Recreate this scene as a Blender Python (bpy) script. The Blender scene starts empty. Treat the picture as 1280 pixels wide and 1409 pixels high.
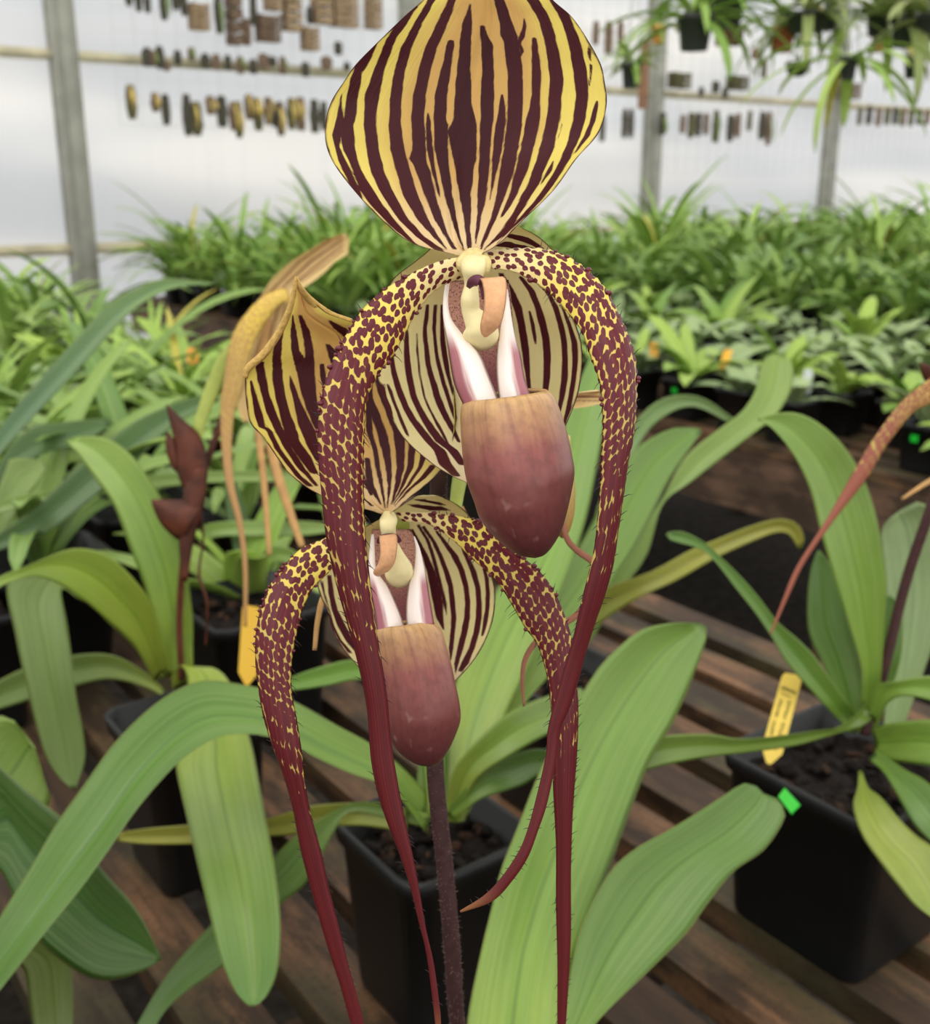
import bpy, bmesh, math, random
import numpy as np
from mathutils import Vector, Matrix

RNG = random.Random(7)
F = 1500.0                      # focal length in pixels of the 1280 x 1409 frame
PITCH = math.radians(16.85)
SP, CP = math.sin(PITCH), math.cos(PITCH)
CAM = Vector((0.0, 0.0, 1.30))
BENCH_Z = 0.80
AU = math.radians(53.9)         # azimuth of the wall / bench-cross direction
U = Vector((math.sin(AU), math.cos(AU), 0))
V = Vector((-math.cos(AU), math.sin(AU), 0))
ROT_U = math.atan2(U.y, U.x)
col = bpy.context.scene.collection


def P(px, py, d):
    a = (px - 640.0) / F * d
    b = (704.5 - py) / F * d
    return Vector((CAM.x + a, CAM.y + CP * d + SP * b, CAM.z - SP * d + CP * b))


def depth_at(py, z):
    return (CAM.z - z) / (SP + CP * (py - 704.5) / F)


def on_plane(px, py, z):
    return P(px, py, depth_at(py, z))


def UVW(u, v, z):
    return Vector((U.x * u + V.x * v, U.y * u + V.y * v, z))


def lin(c):
    out = []
    for x in c:
        x = x / 255.0
        out.append(x / 12.92 if x <= 0.04045 else ((x + 0.055) / 1.055) ** 2.4)
    return tuple(out) + (1.0,)


# ------------------------------------------------------------------ curves
def catmull(pts, n):
    """n+1 points at even arc length on a Catmull-Rom spline through pts (any dimension)."""
    p = np.array(pts, float)
    if len(p) == 2:
        t = np.linspace(0, 1, n + 1)[:, None]
        return p[0] * (1 - t) + p[1] * t
    q = np.vstack([2 * p[0] - p[1], p, 2 * p[-1] - p[-2]])
    out = []
    for i in range(1, len(q) - 2):
        p0, p1, p2, p3 = q[i - 1], q[i], q[i + 1], q[i + 2]
        t = np.linspace(0, 1, 16, endpoint=False)[:, None]
        out.append(0.5 * (2 * p1 + (p2 - p0) * t + (2 * p0 - 5 * p1 + 4 * p2 - p3) * t ** 2 + (3 * p1 - p0 - 3 * p2 + p3) * t ** 3))
    out = np.vstack(out + [p[-1:]])
    k = min(2, out.shape[1])
    seg = np.linalg.norm(np.diff(out[:, :], axis=0), axis=1)
    s = np.concatenate([[0], np.cumsum(seg)])
    x = np.linspace(0, s[-1], n + 1)
    return np.stack([np.interp(x, s, out[:, c]) for c in range(out.shape[1])], axis=1)


def ease(vals, t):
    """smooth interpolation of equally spaced values at t in 0..1"""
    vals = list(vals)
    if len(vals) == 1:
        return vals[0]
    x = t * (len(vals) - 1)
    i = min(int(x), len(vals) - 2)
    f = x - i
    p1, p2 = vals[i], vals[i + 1]
    p0 = vals[i - 1] if i > 0 else 2 * p1 - p2
    p3 = vals[i + 2] if i + 2 < len(vals) else 2 * p2 - p1
    return 0.5 * (2 * p1 + (p2 - p0) * f + (2 * p0 - 5 * p1 + 4 * p2 - p3) * f * f + (3 * p1 - p0 - 3 * p2 + p3) * f ** 3)


# ------------------------------------------------------------------ objects
def root(name, loc, label, cat, group=None, rz=0.0, kind=None):
    o = bpy.data.objects.new(name, None)
    o.empty_display_size = 0.05
    col.objects.link(o)
    o.location = loc
    o.rotation_euler = (0, 0, rz)
    tag(o, label, cat, group, kind)
    return o


def tag(o, label=None, cat=None, group=None, kind=None):
    if label: o['label'] = label
    if cat: o['category'] = cat
    if group: o['group'] = group
    if kind: o['kind'] = kind
    return o


class MB:
    """collects verts / faces / uvs and links them as one mesh object"""
    def __init__(self):
        self.v, self.f, self.uv, self.mi, self.at = [], [], [], [], []
        self.met = []

    def add(self, verts, faces, uvs=None, mi=0, at=None, met=None):
        b = len(self.v)
        self.v.extend([tuple(x) for x in verts])
        self.f.extend([tuple(b + i for i in q) for q in faces])
        self.uv.extend(uvs if uvs is not None else [(0.5, 0.5)] * len(verts))
        self.met.extend(met if met is not None else [(0.0, 0.0)] * len(verts))
        self.at.extend(at if at is not None else [0.0] * len(verts))
        self.mi.extend([mi] * len(faces))
        return self

    def box(self, lo, hi, mi=0):
        x0, y0, z0 = lo; x1, y1, z1 = hi
        vs = [(x0,y0,z0),(x1,y0,z0),(x1,y1,z0),(x0,y1,z0),(x0,y0,z1),(x1,y0,z1),(x1,y1,z1),(x0,y1,z1)]
        return self.add(vs, [(0,3,2,1),(4,5,6,7),(0,1,5,4),(1,2,6,5),(2,3,7,6),(3,0,4,7)], mi=mi)

    def tube(self, pts, radii, seg=10, mi=0, cap=True, n=None):
        pts = [Vector(p) for p in pts]
        if n:
            a = catmull([tuple(p) + ((radii[i] if hasattr(radii, '__len__') else radii),) for i, p in enumerate(pts)], n)
            pts = [Vector(x[:3]) for x in a]; radii = [float(x[3]) for x in a]
        if not hasattr(radii, '__len__'):
            radii = [radii] * len(pts)
        N = len(pts)
        ref = None
        vs, uv, fs = [], [], []
        for i in range(N):
            t = (pts[min(i + 1, N - 1)] - pts[max(i - 1, 0)]).normalized()
            if ref is None:
                ref = Vector((0, 0, 1)) if abs(t.z) < 0.9 else Vector((1, 0, 0))
            a = (ref - t * ref.dot(t)).normalized()
            ref = a
            b = t.cross(a)
            for j in range(seg):
                an = 2 * math.pi * j / seg
                vs.append(pts[i] + (a * math.cos(an) + b * math.sin(an)) * radii[i])
                uv.append((j / seg, i / (N - 1)))
        for i in range(N - 1):
            for j in range(seg):
                k = (j + 1) % seg
                fs.append((i * seg + j, i * seg + k, (i + 1) * seg + k, (i + 1) * seg + j))
        if cap:
            fs.append(tuple(range(seg))[::-1])
            fs.append(tuple((N - 1) * seg + j for j in range(seg)))
        return self.add(vs, fs, uv, mi)

    def blob(self, c, r, seg=8, rings=5, mi=0, rot=None):
        c = Vector(c)
        vs, fs = [], []
        r = Vector(r) if hasattr(r, '__len__') else Vector((r, r, r))
        M = rot if rot is not None else Matrix.Identity(3)
        vs.append(c + M @ Vector((0, 0, r.z)))
        for i in range(1, rings):
            th = math.pi * i / rings
            for j in range(seg):
                ph = 2 * math.pi * j / seg
                vs.append(c + M @ Vector((r.x * math.sin(th) * math.cos(ph), r.y * math.sin(th) * math.sin(ph), r.z * math.cos(th))))
        vs.append(c + M @ Vector((0, 0, -r.z)))
        for j in range(seg):
            fs.append((0, 1 + j, 1 + (j + 1) % seg))
        for i in range(rings - 2):
            for j in range(seg):
                a = 1 + i * seg + j; b = 1 + i * seg + (j + 1) % seg
                fs.append((a, a + seg, b + seg, b))
        e = len(vs) - 1
        o = 1 + (rings - 2) * seg
        for j in range(seg):
            fs.append((o + j, e, o + (j + 1) % seg))
        return self.add(vs, fs, mi=mi)

    def grid(self, G, uvs, thick=0.0, mi=0, at=None, met=None, away=None):
        """G[i][j] points. thick > 0: closed body whose rim tapers to nothing."""
        n, m = len(G), len(G[0])
        flat = [p for r in G for p in r]
        fs = [(i*m+j, i*m+j+1, (i+1)*m+j+1, (i+1)*m+j) for i in range(n-1) for j in range(m-1)]
        fl_uv = [q for r in uvs for q in r]
        fl_at = [q for r in at for q in r] if at is not None else [0.0] * len(flat)
        fl_met = [q for r in met for q in r] if met is not None else [(0.0, 0.0)] * len(flat)
        if thick <= 0:
            return self.add(flat, fs, fl_uv, mi, fl_at, fl_met)
        idx = {}
        vs, uv, aa, mm = list(flat), list(fl_uv), list(fl_at), list(fl_met)
        for i in range(n):
            for j in range(m):
                if i in (0, n-1) or j in (0, m-1):
                    idx[i, j] = i*m+j
                else:
                    a = G[i+1][j] - G[i-1][j]; b = G[i][j+1] - G[i][j-1]
                    nn = b.cross(a)
                    if nn.length < 1e-12: nn = Vector((0, 0, 1))
                    nn.normalize()
                    if away is not None and nn.dot(G[i][j] - away) < 0: nn = -nn
                    e = min(j, m-1-j) / ((m-1) / 2)
                    th = thick * min(1.0, 1.6 * e)
                    idx[i, j] = len(vs)
                    vs.append(G[i][j] + nn * th); uv.append(uvs[i][j]); aa.append(fl_at[i*m+j]); mm.append(fl_met[i*m+j])
        for i in range(n-1):
            for j in range(m-1):
                fs.append((idx[i,j], idx[i+1,j], idx[i+1,j+1], idx[i,j+1]))
        return self.add(vs, fs, uv, mi, aa, mm)

    def build(self, name, mats, parent=None, smooth=True, off=None, sub=0):
        me = bpy.data.meshes.new(name)
        v = np.array(self.v, float)
        if off is not None:
            v = v - np.array(off)
        me.from_pydata([tuple(x) for x in v], [], self.f)
        mats = mats if isinstance(mats, (list, tuple)) else [mats]
        for m in mats: me.materials.append(m)
        me.polygons.foreach_set('material_index', self.mi)
        me.polygons.foreach_set('use_smooth', [smooth] * len(self.f))
        li = np.empty(len(me.loops), dtype=np.int32)
        me.loops.foreach_get('vertex_index', li)
        uvl = me.uv_layers.new(name='UVMap')
        uvl.data.foreach_set('uv', np.array(self.uv, np.float32)[li].ravel())
        if any(q != (0.0, 0.0) for q in self.met):
            u2 = me.uv_layers.new(name='metric')
            u2.data.foreach_set('uv', np.array(self.met, np.float32)[li].ravel())
        if any(self.at):
            a = me.attributes.new('pattern', 'FLOAT', 'POINT')
            a.data.foreach_set('value', np.array(self.at, np.float32))
        me.update()
        bm = bmesh.new(); bm.from_mesh(me)
        bmesh.ops.recalc_face_normals(bm, faces=bm.faces)
        bm.to_mesh(me); bm.free()
        o = bpy.data.objects.new(name, me)
        col.objects.link(o)
        if parent is not None:
            o.parent = parent
        if sub:
            md = o.modifiers.new('sub', 'SUBSURF'); md.levels = sub; md.render_levels = sub
        return o


def wloc(o):
    """world location of the thing an object belongs to (no parent is rotated when this is used)"""
    while o.parent is not None:
        o = o.parent
    return Vector(o.location)


# ------------------------------------------------------------------ sheets traced edge to edge
def sheet_grid(L, R, dep, n, m, prof='v', k=0.1, tilt=0.0, wave=0.0, cam=CAM):
    """rows of points from edge polyline L to edge polyline R, at the depths dep along the length"""
    a = catmull(L, n); b = catmull(R, n)
    rows, uvs, met = [], [], []
    arc = 0.0
    prev = None
    A, B = [], []
    for i in range(n + 1):
        t = i / n
        d = ease(dep, t)
        tl = ease(tilt, t) if hasattr(tilt, '__len__') else tilt
        A.append(P(a[i][0], a[i][1], d - tl)); B.append(P(b[i][0], b[i][1], d + tl))
    for i in range(n + 1):
        t = i / n
        c = (A[i] + B[i]) / 2
        i0, i1 = max(i - 1, 0), min(i + 1, n)
        tan = (A[i1] + B[i1] - A[i0] - B[i0]).normalized()
        acr = B[i] - A[i]
        w = acr.length
        nor = acr.cross(tan)
        if nor.length < 1e-9:
            nor = (cam - c)
        nor.normalize()
        if nor.dot(cam - c) < 0: nor = -nor
        if prev is not None: arc += (c - prev).length
        prev = c
        kk = ease(k, t) if hasattr(k, '__len__') else k
        r, u, q = [], [], []
        for j in range(m + 1):
            s = -1 + 2 * j / m
            p = A[i].lerp(B[i], j / m)
            if prof == 'v':
                o = -kk * w * (1 - abs(s) ** 1.15)
            elif prof == 'fold':
                o = -kk * w * (1 - abs(s))
            else:
                o = kk * w * (1 - s * s)
            if wave:
                o += wave * w * abs(s) ** 2 * math.sin(t * 17 + 2.0 * (s > 0))
            r.append(p + nor * o); u.append((j / m, t)); q.append((s * w * 500, arc * 1000))
        rows.append(r); uvs.append(u); met.append(q)
    return rows, uvs, met


def leaf(name, L, R, dep, parent, mat, n=30, m=10, prof='v', k=0.12, thick=0.0012, tilt=0.0, wave=0.0, label=None):
    G, uv, met = sheet_grid(L, R, dep, n, m, prof, k, tilt, wave)
    o = MB().grid(G, uv, thick, met=met, away=CAM).build(name, mat, parent, off=wloc(parent))
    if label: o['label'] = label
    return o


# ------------------------------------------------------------------ materials
def nodes_of(name):
    m = bpy.data.materials.new(name)
    m.use_nodes = True
    nt = m.node_tree
    nt.nodes.clear()
    out = nt.nodes.new('ShaderNodeOutputMaterial')
    bs = nt.nodes.new('ShaderNodeBsdfPrincipled')
    nt.links.new(bs.outputs[0], out.inputs[0])
    return m, nt, bs, out


class N:
    """small helper to wire node trees"""
    def __init__(self, nt): self.nt = nt
    def new(self, t, **kw):
        n = self.nt.nodes.new(t)
        for k, v in kw.items(): setattr(n, k, v)
        return n
    def link(self, a, b): self.nt.links.new(a, b)
    def val(self, sock, x):
        if hasattr(x, 'links') or hasattr(x, 'is_linked'): self.link(x, sock)
        else: sock.default_value = x
    def math(self, op, a, b=None, c=None, clamp=False):
        n = self.new('ShaderNodeMath', operation=op); n.use_clamp = clamp
        self.val(n.inputs[0], a)
        if b is not None: self.val(n.inputs[1], b)
        if c is not None: self.val(n.inputs[2], c)
        return n.outputs[0]
    def mix(self, f, a, b, typ='MIX'):
        n = self.new('ShaderNodeMix', data_type='RGBA', blend_type=typ)
        self.val(n.inputs[0], f); self.val(n.inputs[6], a); self.val(n.inputs[7], b)
        return n.outputs[2]
    def ramp(self, f, stops, interp='LINEAR'):
        n = self.new('ShaderNodeValToRGB')
        e = n.color_ramp.elements
        n.color_ramp.interpolation = interp
        while len(e) > 1: e.remove(e[-1])
        e[0].position = stops[0][0]; e[0].color = stops[0][1]
        for p, c in stops[1:]:
            x = e.new(p); x.color = c
        self.val(n.inputs[0], f)
        return n.outputs[0]
    def mapr(self, f, a, b, c=0.0, d=1.0, smooth=True):
        n = self.new('ShaderNodeMapRange'); n.interpolation_type = 'SMOOTHSTEP' if smooth else 'LINEAR'
        self.val(n.inputs[0], f)
        n.inputs[1].default_value = a; n.inputs[2].default_value = b; n.inputs[3].default_value = c; n.inputs[4].default_value = d
        return n.outputs[0]
    def noise(self, vec, scale, detail=3.0, rough=0.5, dim='3D'):
        n = self.new('ShaderNodeTexNoise', noise_dimensions=dim)
        if vec is not None: self.link(vec, n.inputs['Vector'])
        n.inputs['Scale'].default_value = scale; n.inputs['Detail'].default_value = detail; n.inputs['Roughness'].default_value = rough
        return n.outputs[0]
    def uv(self, name='UVMap'):
        n = self.new('ShaderNodeUVMap'); n.uv_map = name
        return n.outputs[0]
    def obj(self):
        return self.new('ShaderNodeTexCoord').outputs['Object']
    def scale(self, vec, s):
        n = self.new('ShaderNodeMapping'); self.link(vec, n.inputs[0]); n.inputs['Scale'].default_value = s
        return n.outputs[0]
    def sep(self, vec):
        n = self.new('ShaderNodeSeparateXYZ'); self.link(vec, n.inputs[0]); return n.outputs
    def bump(self, h, bs, strength=0.3, dist=0.001):
        n = self.new('ShaderNodeBump'); n.inputs['Strength'].default_value = strength; n.inputs['Distance'].default_value = dist
        self.link(h, n.inputs['Height']); self.link(n.outputs[0], bs.inputs['Normal'])


def translucify(m, nt, bs, out, colsock, amount):
    tr = nt.nodes.new('ShaderNodeBsdfTranslucent')
    mx = nt.nodes.new('ShaderNodeMixShader'); mx.inputs[0].default_value = amount
    if colsock is not None: nt.links.new(colsock, tr.inputs[0])
    nt.links.new(bs.outputs[0], mx.inputs[1]); nt.links.new(tr.outputs[0], mx.inputs[2]); nt.links.new(mx.outputs[0], out.inputs[0])


def solid(name, c, rough=0.5, noise=0.0, scale=40.0, spec=0.5, bump=0.0, metal=0.0):
    m, nt, bs, out = nodes_of(name)
    q = N(nt)
    base = lin(c)
    if noise > 0:
        f = q.noise(q.obj(), scale, 4.0)
        lo = tuple(x * (1 - noise) for x in base[:3]) + (1,); hi = tuple(min(1, x * (1 + noise)) for x in base[:3]) + (1,)
        q.link(q.mix(q.mapr(f, 0.3, 0.7), lo, hi), bs.inputs['Base Color'])
        if bump: q.bump(f, bs, bump, 0.002)
    else:
        bs.inputs['Base Color'].default_value = base
    bs.inputs['Roughness'].default_value = rough
    bs.inputs['Specular IOR Level'].default_value = spec
    bs.inputs['Metallic'].default_value = metal
    return m


_leafcache = {}
def leaf_mat(c0, c1, c2, rib=None, rough=0.36, trans=0.12, mottle=0.0, veins=1.0, ribdark=0.0):
    """strap leaf: colour runs base -> middle -> tip (c0,c1,c2), fine parallel veins, a midrib"""
    key = (c0, c1, c2, rib, rough, trans, mottle, ribdark)
    lin = lambda c: tuple(x * k for x, k in zip(globals()["lin"](c)[:3], (0.60, 0.64, 0.46))) + (1,)
    if key in _leafcache: return _leafcache[key]
    m, nt, bs, out = nodes_of('leaf_green')
    q = N(nt)
    uv = q.uv(); x, y, z = q.sep(uv)
    base = q.ramp(y, [(0.0, lin(c0)), (0.45, lin(c1)), (1.0, lin(c2))])
    big = q.noise(q.scale(uv, (3.0, 5.0, 1.0)), 1.3, 3.0)
    base = q.mix(q.mapr(big, 0.35, 0.7, 0, 0.35), base, (lin(c1)[0]*0.62, lin(c1)[1]*0.72, lin(c1)[2]*0.6, 1))
    v = q.noise(q.scale(uv, (46.0, 1.2, 1.0)), 1.0, 2.0)
    base = q.mix(q.mapr(v, 0.35, 0.65, 0.0, 0.10 * veins), base, q.mix(0.75, base, (0.9, 0.95, 0.45, 1)))
    if mottle:
        vo = q.noise(q.scale(uv, (9.0, 22.0, 1.0)), 1.0, 2.0)
        base = q.mix(q.mapr(vo, 0.45, 0.6, 0, mottle), base, lin((178, 190, 165)))
    e = q.math('ABSOLUTE', q.math('SUBTRACT', x, 0.5))
    ribf = q.mapr(e, 0.0, 0.035, 1.0, 0.0)
    rc = lin(rib) if rib else tuple(min(1, a * 1.35) for a in lin(c1)[:3]) + (1,)
    base = q.mix(q.math('MULTIPLY', ribf, 0.55), base, rc)
    groove = q.mapr(e, 0.008, 0.030, 0.5, 0.0)
    base = q.mix(q.mapr(q.math('ADD', e, q.math('MULTIPLY', q.math('SUBTRACT', big, 0.5), 0.12)), 0.02, 0.22, 0.30, 0.0), base, rc)
    base = q.mix(groove, base, tuple(k * 0.4 for k in lin(c1)[:3]) + (1,))
    edge = q.mapr(e, 0.47, 0.5, 0.0, 0.6)
    base = q.mix(edge, base, lin((188, 196, 120)))
    q.link(base, bs.inputs['Base Color'])
    bs.inputs['Roughness'].default_value = rough
    bs.inputs['Specular IOR Level'].default_value = 0.5
    h = q.math('ADD', q.math('MULTIPLY', v, 0.5), q.math('MULTIPLY', q.math('SUBTRACT', 1.0, ribf), 0.6))
    q.bump(h, bs, 0.16, 0.0008)
    if trans: translucify(m, nt, bs, out, base, trans)
    _leafcache[key] = m
    return m


def foliage_mat(name, c1, c2, mottle=0.0):
    """leaves of the many bench plants: each plant a little different"""
    m, nt, bs, out = nodes_of(name)
    q = N(nt)
    rnd = q.new('ShaderNodeObjectInfo').outputs['Random']
    uv = q.uv(); x, y, z = q.sep(uv)
    geo = q.new('ShaderNodeNewGeometry').outputs['Random Per Island']
    f = q.math('ADD', q.math('MULTIPLY', rnd, 0.45), q.math('MULTIPLY', geo, 0.55))
    base = q.mix(f, lin(c1), lin(c2))
    if mottle:
        vo = q.noise(q.scale(uv, (5.0, 9.0, 1.0)), 1.0, 2.0)
        base = q.mix(q.mapr(vo, 0.42, 0.6, 0, mottle), base, lin((170, 185, 165)))
    yel = q.math('GREATER_THAN', geo, 0.965)
    base = q.mix(q.math('MULTIPLY', yel, 0.7), base, lin((205, 180, 70)))
    e = q.math('ABSOLUTE', q.math('SUBTRACT', x, 0.5))
    base = q.mix(q.mapr(e, 0.0, 0.08, 0.35, 0.0), base, lin((190, 205, 130)))
    q.link(base, bs.inputs['Base Color'])
    bs.inputs['Roughness'].default_value = 0.38
    bs.inputs['Specular IOR Level'].default_value = 0.4
    translucify(m, nt, bs, out, base, 0.22)
    return m


def wood_mat(name, c1, c2, c3, along='Y', rough=0.7):
    m, nt, bs, out = nodes_of(name)
    q = N(nt)
    o = q.obj()
    s = (1.0, 0.06, 1.0) if along == 'Y' else (0.06, 1.0, 1.0)
    g = q.noise(q.scale(o, s), 90.0, 5.0, 0.6)
    patch = q.noise(q.scale(o, (3.0, 1.0, 3.0) if along == 'Y' else (1.0, 3.0, 3.0)), 5.0, 4.0)
    base = q.mix(q.mapr(g, 0.3, 0.7), lin(c1), lin(c2))
    base = q.mix(q.mapr(patch, 0.42, 0.62, 0, 0.85), base, lin(c3))
    wet = q.noise(q.scale(o, (2.2, 0.8, 2.2) if along == 'Y' else (0.8, 2.2, 2.2)), 9.0, 6.0, 0.65)
    base = q.mix(q.mapr(wet, 0.45, 0.58, 0, 0.78), base, tuple(k * 0.35 for k in lin(c2)[:3]) + (1,))
    fine = q.noise(o, 260.0, 3.0)
    base = q.mix(q.mapr(fine, 0.50, 0.70, 0, 0.5), base, lin((44, 38, 22)))
    q.link(base, bs.inputs['Base Color'])
    bs.inputs['Roughness'].default_value = rough
    bs.inputs['Specular IOR Level'].default_value = 0.35
    q.bump(g, bs, 0.5, 0.002)
    return m
WORLD, SUN, EXPOSURE, APERTURE_MM = 1.3, 1.2, 0.0, 1.8
# ------------------------------------------------------------------ flower materials
def sepal_mat(name, jit=4.0, cream=(236, 208, 160), yellow=(238, 218, 112), tan=(214, 170, 98), dark=(74, 20, 28), trans=0.2):
    m, nt, bs, out = nodes_of(name)
    q = N(nt)
    a = q.new('ShaderNodeAttribute', attribute_name='pattern').outputs['Fac']
    uv = q.uv(); x, y, z = q.sep(uv)
    j = q.noise(q.scale(uv, (60.0, 26.0, 1.0)), 1.0, 3.0)
    f = q.math('ADD', a, q.math('MULTIPLY', q.math('SUBTRACT', j, 0.5), jit))
    mask = q.mapr(f, -1.1, 1.1)
    e = q.math('ABSOLUTE', q.math('SUBTRACT', x, 0.5))
    big = q.noise(q.scale(uv, (7.0, 5.0, 1.0)), 1.0, 3.0)
    base = q.mix(q.mapr(q.math('ADD', e, q.math('MULTIPLY', big, 0.2)), 0.25, 0.5), lin(tan), lin(yellow))
    base = q.mix(q.mapr(y, 0.62, 0.9), base, lin(cream))
    dk = q.mix(q.mapr(e, 0.0, 0.3), tuple(c * 0.7 for c in lin(dark)[:3]) + (1,), lin(dark))
    c = q.mix(mask, base, dk)
    q.link(c, bs.inputs['Base Color'])
    bs.inputs['Roughness'].default_value = 0.45
    bs.inputs['Specular IOR Level'].default_value = 0.25
    v = q.noise(q.scale(uv, (90.0, 3.0, 1.0)), 1.0, 2.0)
    q.bump(v, bs, 0.25, 0.0006)
    translucify(m, nt, bs, out, c, trans)
    return m


def petal_mat(name, yellow=(228, 204, 92), cream=(228, 208, 150), dark=(88, 18, 32), dark2=(84, 22, 28), line=(116, 42, 40), more=0.0, low=(184, 160, 84)):
    m, nt, bs, out = nodes_of(name)
    q = N(nt)
    met = q.uv('metric'); uv = q.uv()
    x, y, z = q.sep(uv)
    warp = q.noise(met, 0.35, 2.0)
    mv = q.new('ShaderNodeVectorMath', operation='ADD')
    q.link(met, mv.inputs[0])
    cmb = q.new('ShaderNodeCombineXYZ'); w2 = q.math('MULTIPLY', q.math('SUBTRACT', warp, 0.5), 1.3)
    q.link(w2, cmb.inputs[0]); q.link(w2, cmb.inputs[1]); q.link(cmb.outputs[0], mv.inputs[1])
    cb = q.new('ShaderNodeCombineXYZ'); mx, my, mz = q.sep(mv.outputs[0]); jx = q.math('ADD', x, q.math('MULTIPLY', q.math('SUBTRACT', warp, 0.5), 0.12))
    q.link(jx, cb.inputs[0]); q.link(my, cb.inputs[1])
    def vor(sx, sy, vec=None, rnd=0.72):
        n = q.new('ShaderNodeTexVoronoi', voronoi_dimensions='2D', feature='F1')
        n.inputs['Randomness'].default_value = rnd
        n.inputs['Scale'].default_value = 1.0
        q.link(q.scale(vec or mv.outputs[0], (sx, sy, 1.0)), n.inputs['Vector'])
        return n.outputs['Distance']
    a = vor(0.60, 0.50)
    b = vor(7.0, 0.42, cb.outputs[0], 0.34)
    c = vor(8.0, 0.17, cb.outputs[0], 0.40)
    d = q.math('ADD', q.math('MULTIPLY', a, q.mapr(y, 0.16, 0.26, 1, 0)), q.math('MULTIPLY', b, q.mapr(y, 0.16, 0.26, 0, 1)))
    tail = q.mapr(y, 0.32, 0.44)
    d = q.math('ADD', q.math('MULTIPLY', d, q.math('SUBTRACT', 1.0, tail)), q.math('MULTIPLY', c, tail))
    nt2 = q.ramp(y, [(p, (v - more,) * 3 + (1,)) for p, v in ((0.0, .34), (.06, .42), (.11, .47), (.17, .52), (.24, .535), (.34, .545), (.43, .58), (.50, .66), (.60, 1.0), (1.0, 1.0))])
    # the edges stay yellower than the middle
    e = q.math('ABSOLUTE', q.math('SUBTRACT', x, 0.5))
    thr = q.math('SUBTRACT', nt2, q.mapr(e, 0.38, 0.5, 0.0, 0.10))
    mask = q.mapr(q.math('SUBTRACT', thr, d), -0.035, 0.035)
    base = q.mix(q.mapr(y, 0.03, 0.12), lin(cream), lin(yellow))
    base = q.mix(q.mapr(y, 0.10, 0.30, 0.0, 0.95), base, lin(low))
    dk = q.mix(q.mapr(y, 0.2, 0.6), lin(dark), lin(dark2))
    st = q.noise(q.scale(uv, (14.0, 1.0, 1.0)), 1.0, 2.0)
    dk = q.mix(q.mapr(st, 0.45, 0.62, 0, 0.45), dk, lin(line))
    tip = q.mapr(y, 0.93, 1.0)
    cc = q.mix(mask, base, dk)
    cc = q.mix(q.math('MULTIPLY', tip, 0.6), cc, lin((150, 105, 60)))
    q.link(cc, bs.inputs['Base Color'])
    bs.inputs['Roughness'].default_value = 0.42
    bs.inputs['Specular IOR Level'].default_value = 0.3
    h = q.math('ADD', q.math('MULTIPLY', mask, 0.5), st)
    q.bump(h, bs, 0.3, 0.0006)
    return m


def pouch_mat(name, top=(206, 166, 112), mid=(138, 78, 72), low=(78, 34, 40)):
    m, nt, bs, out = nodes_of(name)
    q = N(nt)
    uv = q.uv(); x, y, z = q.sep(uv)
    v = q.noise(q.scale(uv, (34.0, 1.6, 1.0)), 1.0, 2.0)
    yy = q.math('ADD', y, q.math('MULTIPLY', q.math('SUBTRACT', v, 0.5), 0.16))
    base = q.ramp(yy, [(0.0, lin(top)), (0.09, tuple((a * .6 + b * .4) for a, b in zip(lin(top), lin(mid)))), (0.32, lin(mid)), (0.62, tuple((a * .55 + b * .45) for a, b in zip(lin(mid), lin(low)))), (1.0, lin(low))])
    base = q.mix(q.mapr(v, 0.5, 0.68, 0.0, 0.25), base, tuple(k * .62 for k in lin(mid)[:3]) + (1,))
    sp = q.noise(q.scale(uv, (17.0, 9.0, 1.0)), 1.0, 0.5)
    spot = q.math('MULTIPLY', q.mapr(sp, 0.66, 0.84), q.mapr(y, 0.45, 0.65, 0, 0.6))
    base = q.mix(spot, base, lin((190, 150, 140)))
    bl = q.noise(q.scale(uv, (26.0, 14.0, 1.0)), 1.0, 4.0)
    base = q.mix(q.mapr(bl, 0.4, 0.7, 0.0, 0.25), base, tuple(k * 0.55 for k in lin(low)[:3]) + (1,))
    q.link(base, bs.inputs['Base Color'])
    bs.inputs['Roughness'].default_value = 0.38
    bs.inputs['Specular IOR Level'].default_value = 0.35
    q.bump(v, bs, 0.2, 0.0006)
    return m


def lobe_mat(name):
    m, nt, bs, out = nodes_of(name)
    q = N(nt)
    uv = q.uv(); x, y, z = q.sep(uv)
    n = q.noise(q.scale(uv, (10.0, 3.0, 1.0)), 1.0, 2.0)
    f = q.math('ADD', x, q.math('MULTIPLY', q.math('SUBTRACT', n, 0.5), 0.3))
    pink = q.math('MULTIPLY', q.mapr(f, 0.22, 0.52, 1, 0), q.mapr(y, 0.36, 0.56))
    inn = q.math('MULTIPLY', q.mapr(f, 0.85, 1.0, 0, 0.5), q.mapr(y, 0.5, 0.8))
    base = q.mix(q.math('MAXIMUM', pink, inn), lin((244, 230, 222)), lin((170, 102, 112)))
    q.link(base, bs.inputs['Base Color'])
    bs.inputs['Roughness'].default_value = 0.4
    return m


def inner_mat(name):
    m, nt, bs, out = nodes_of(name)
    q = N(nt)
    uv = q.uv(); x, y, z = q.sep(uv)
    n = q.noise(q.scale(uv, (40.0, 60.0, 1.0)), 1.0, 2.0)
    base = q.mix(q.mapr(y, 0.2, 0.8), lin((214, 160, 140)), lin((140, 78, 82)))
    base = q.mix(q.mapr(n, 0.5, 0.62, 0, 0.7), base, lin((112, 50, 56)))
    q.link(base, bs.inputs['Base Color'])
    bs.inputs['Roughness'].default_value = 0.7
    q.bump(n, bs, 0.5, 0.0006)
    return m


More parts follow.
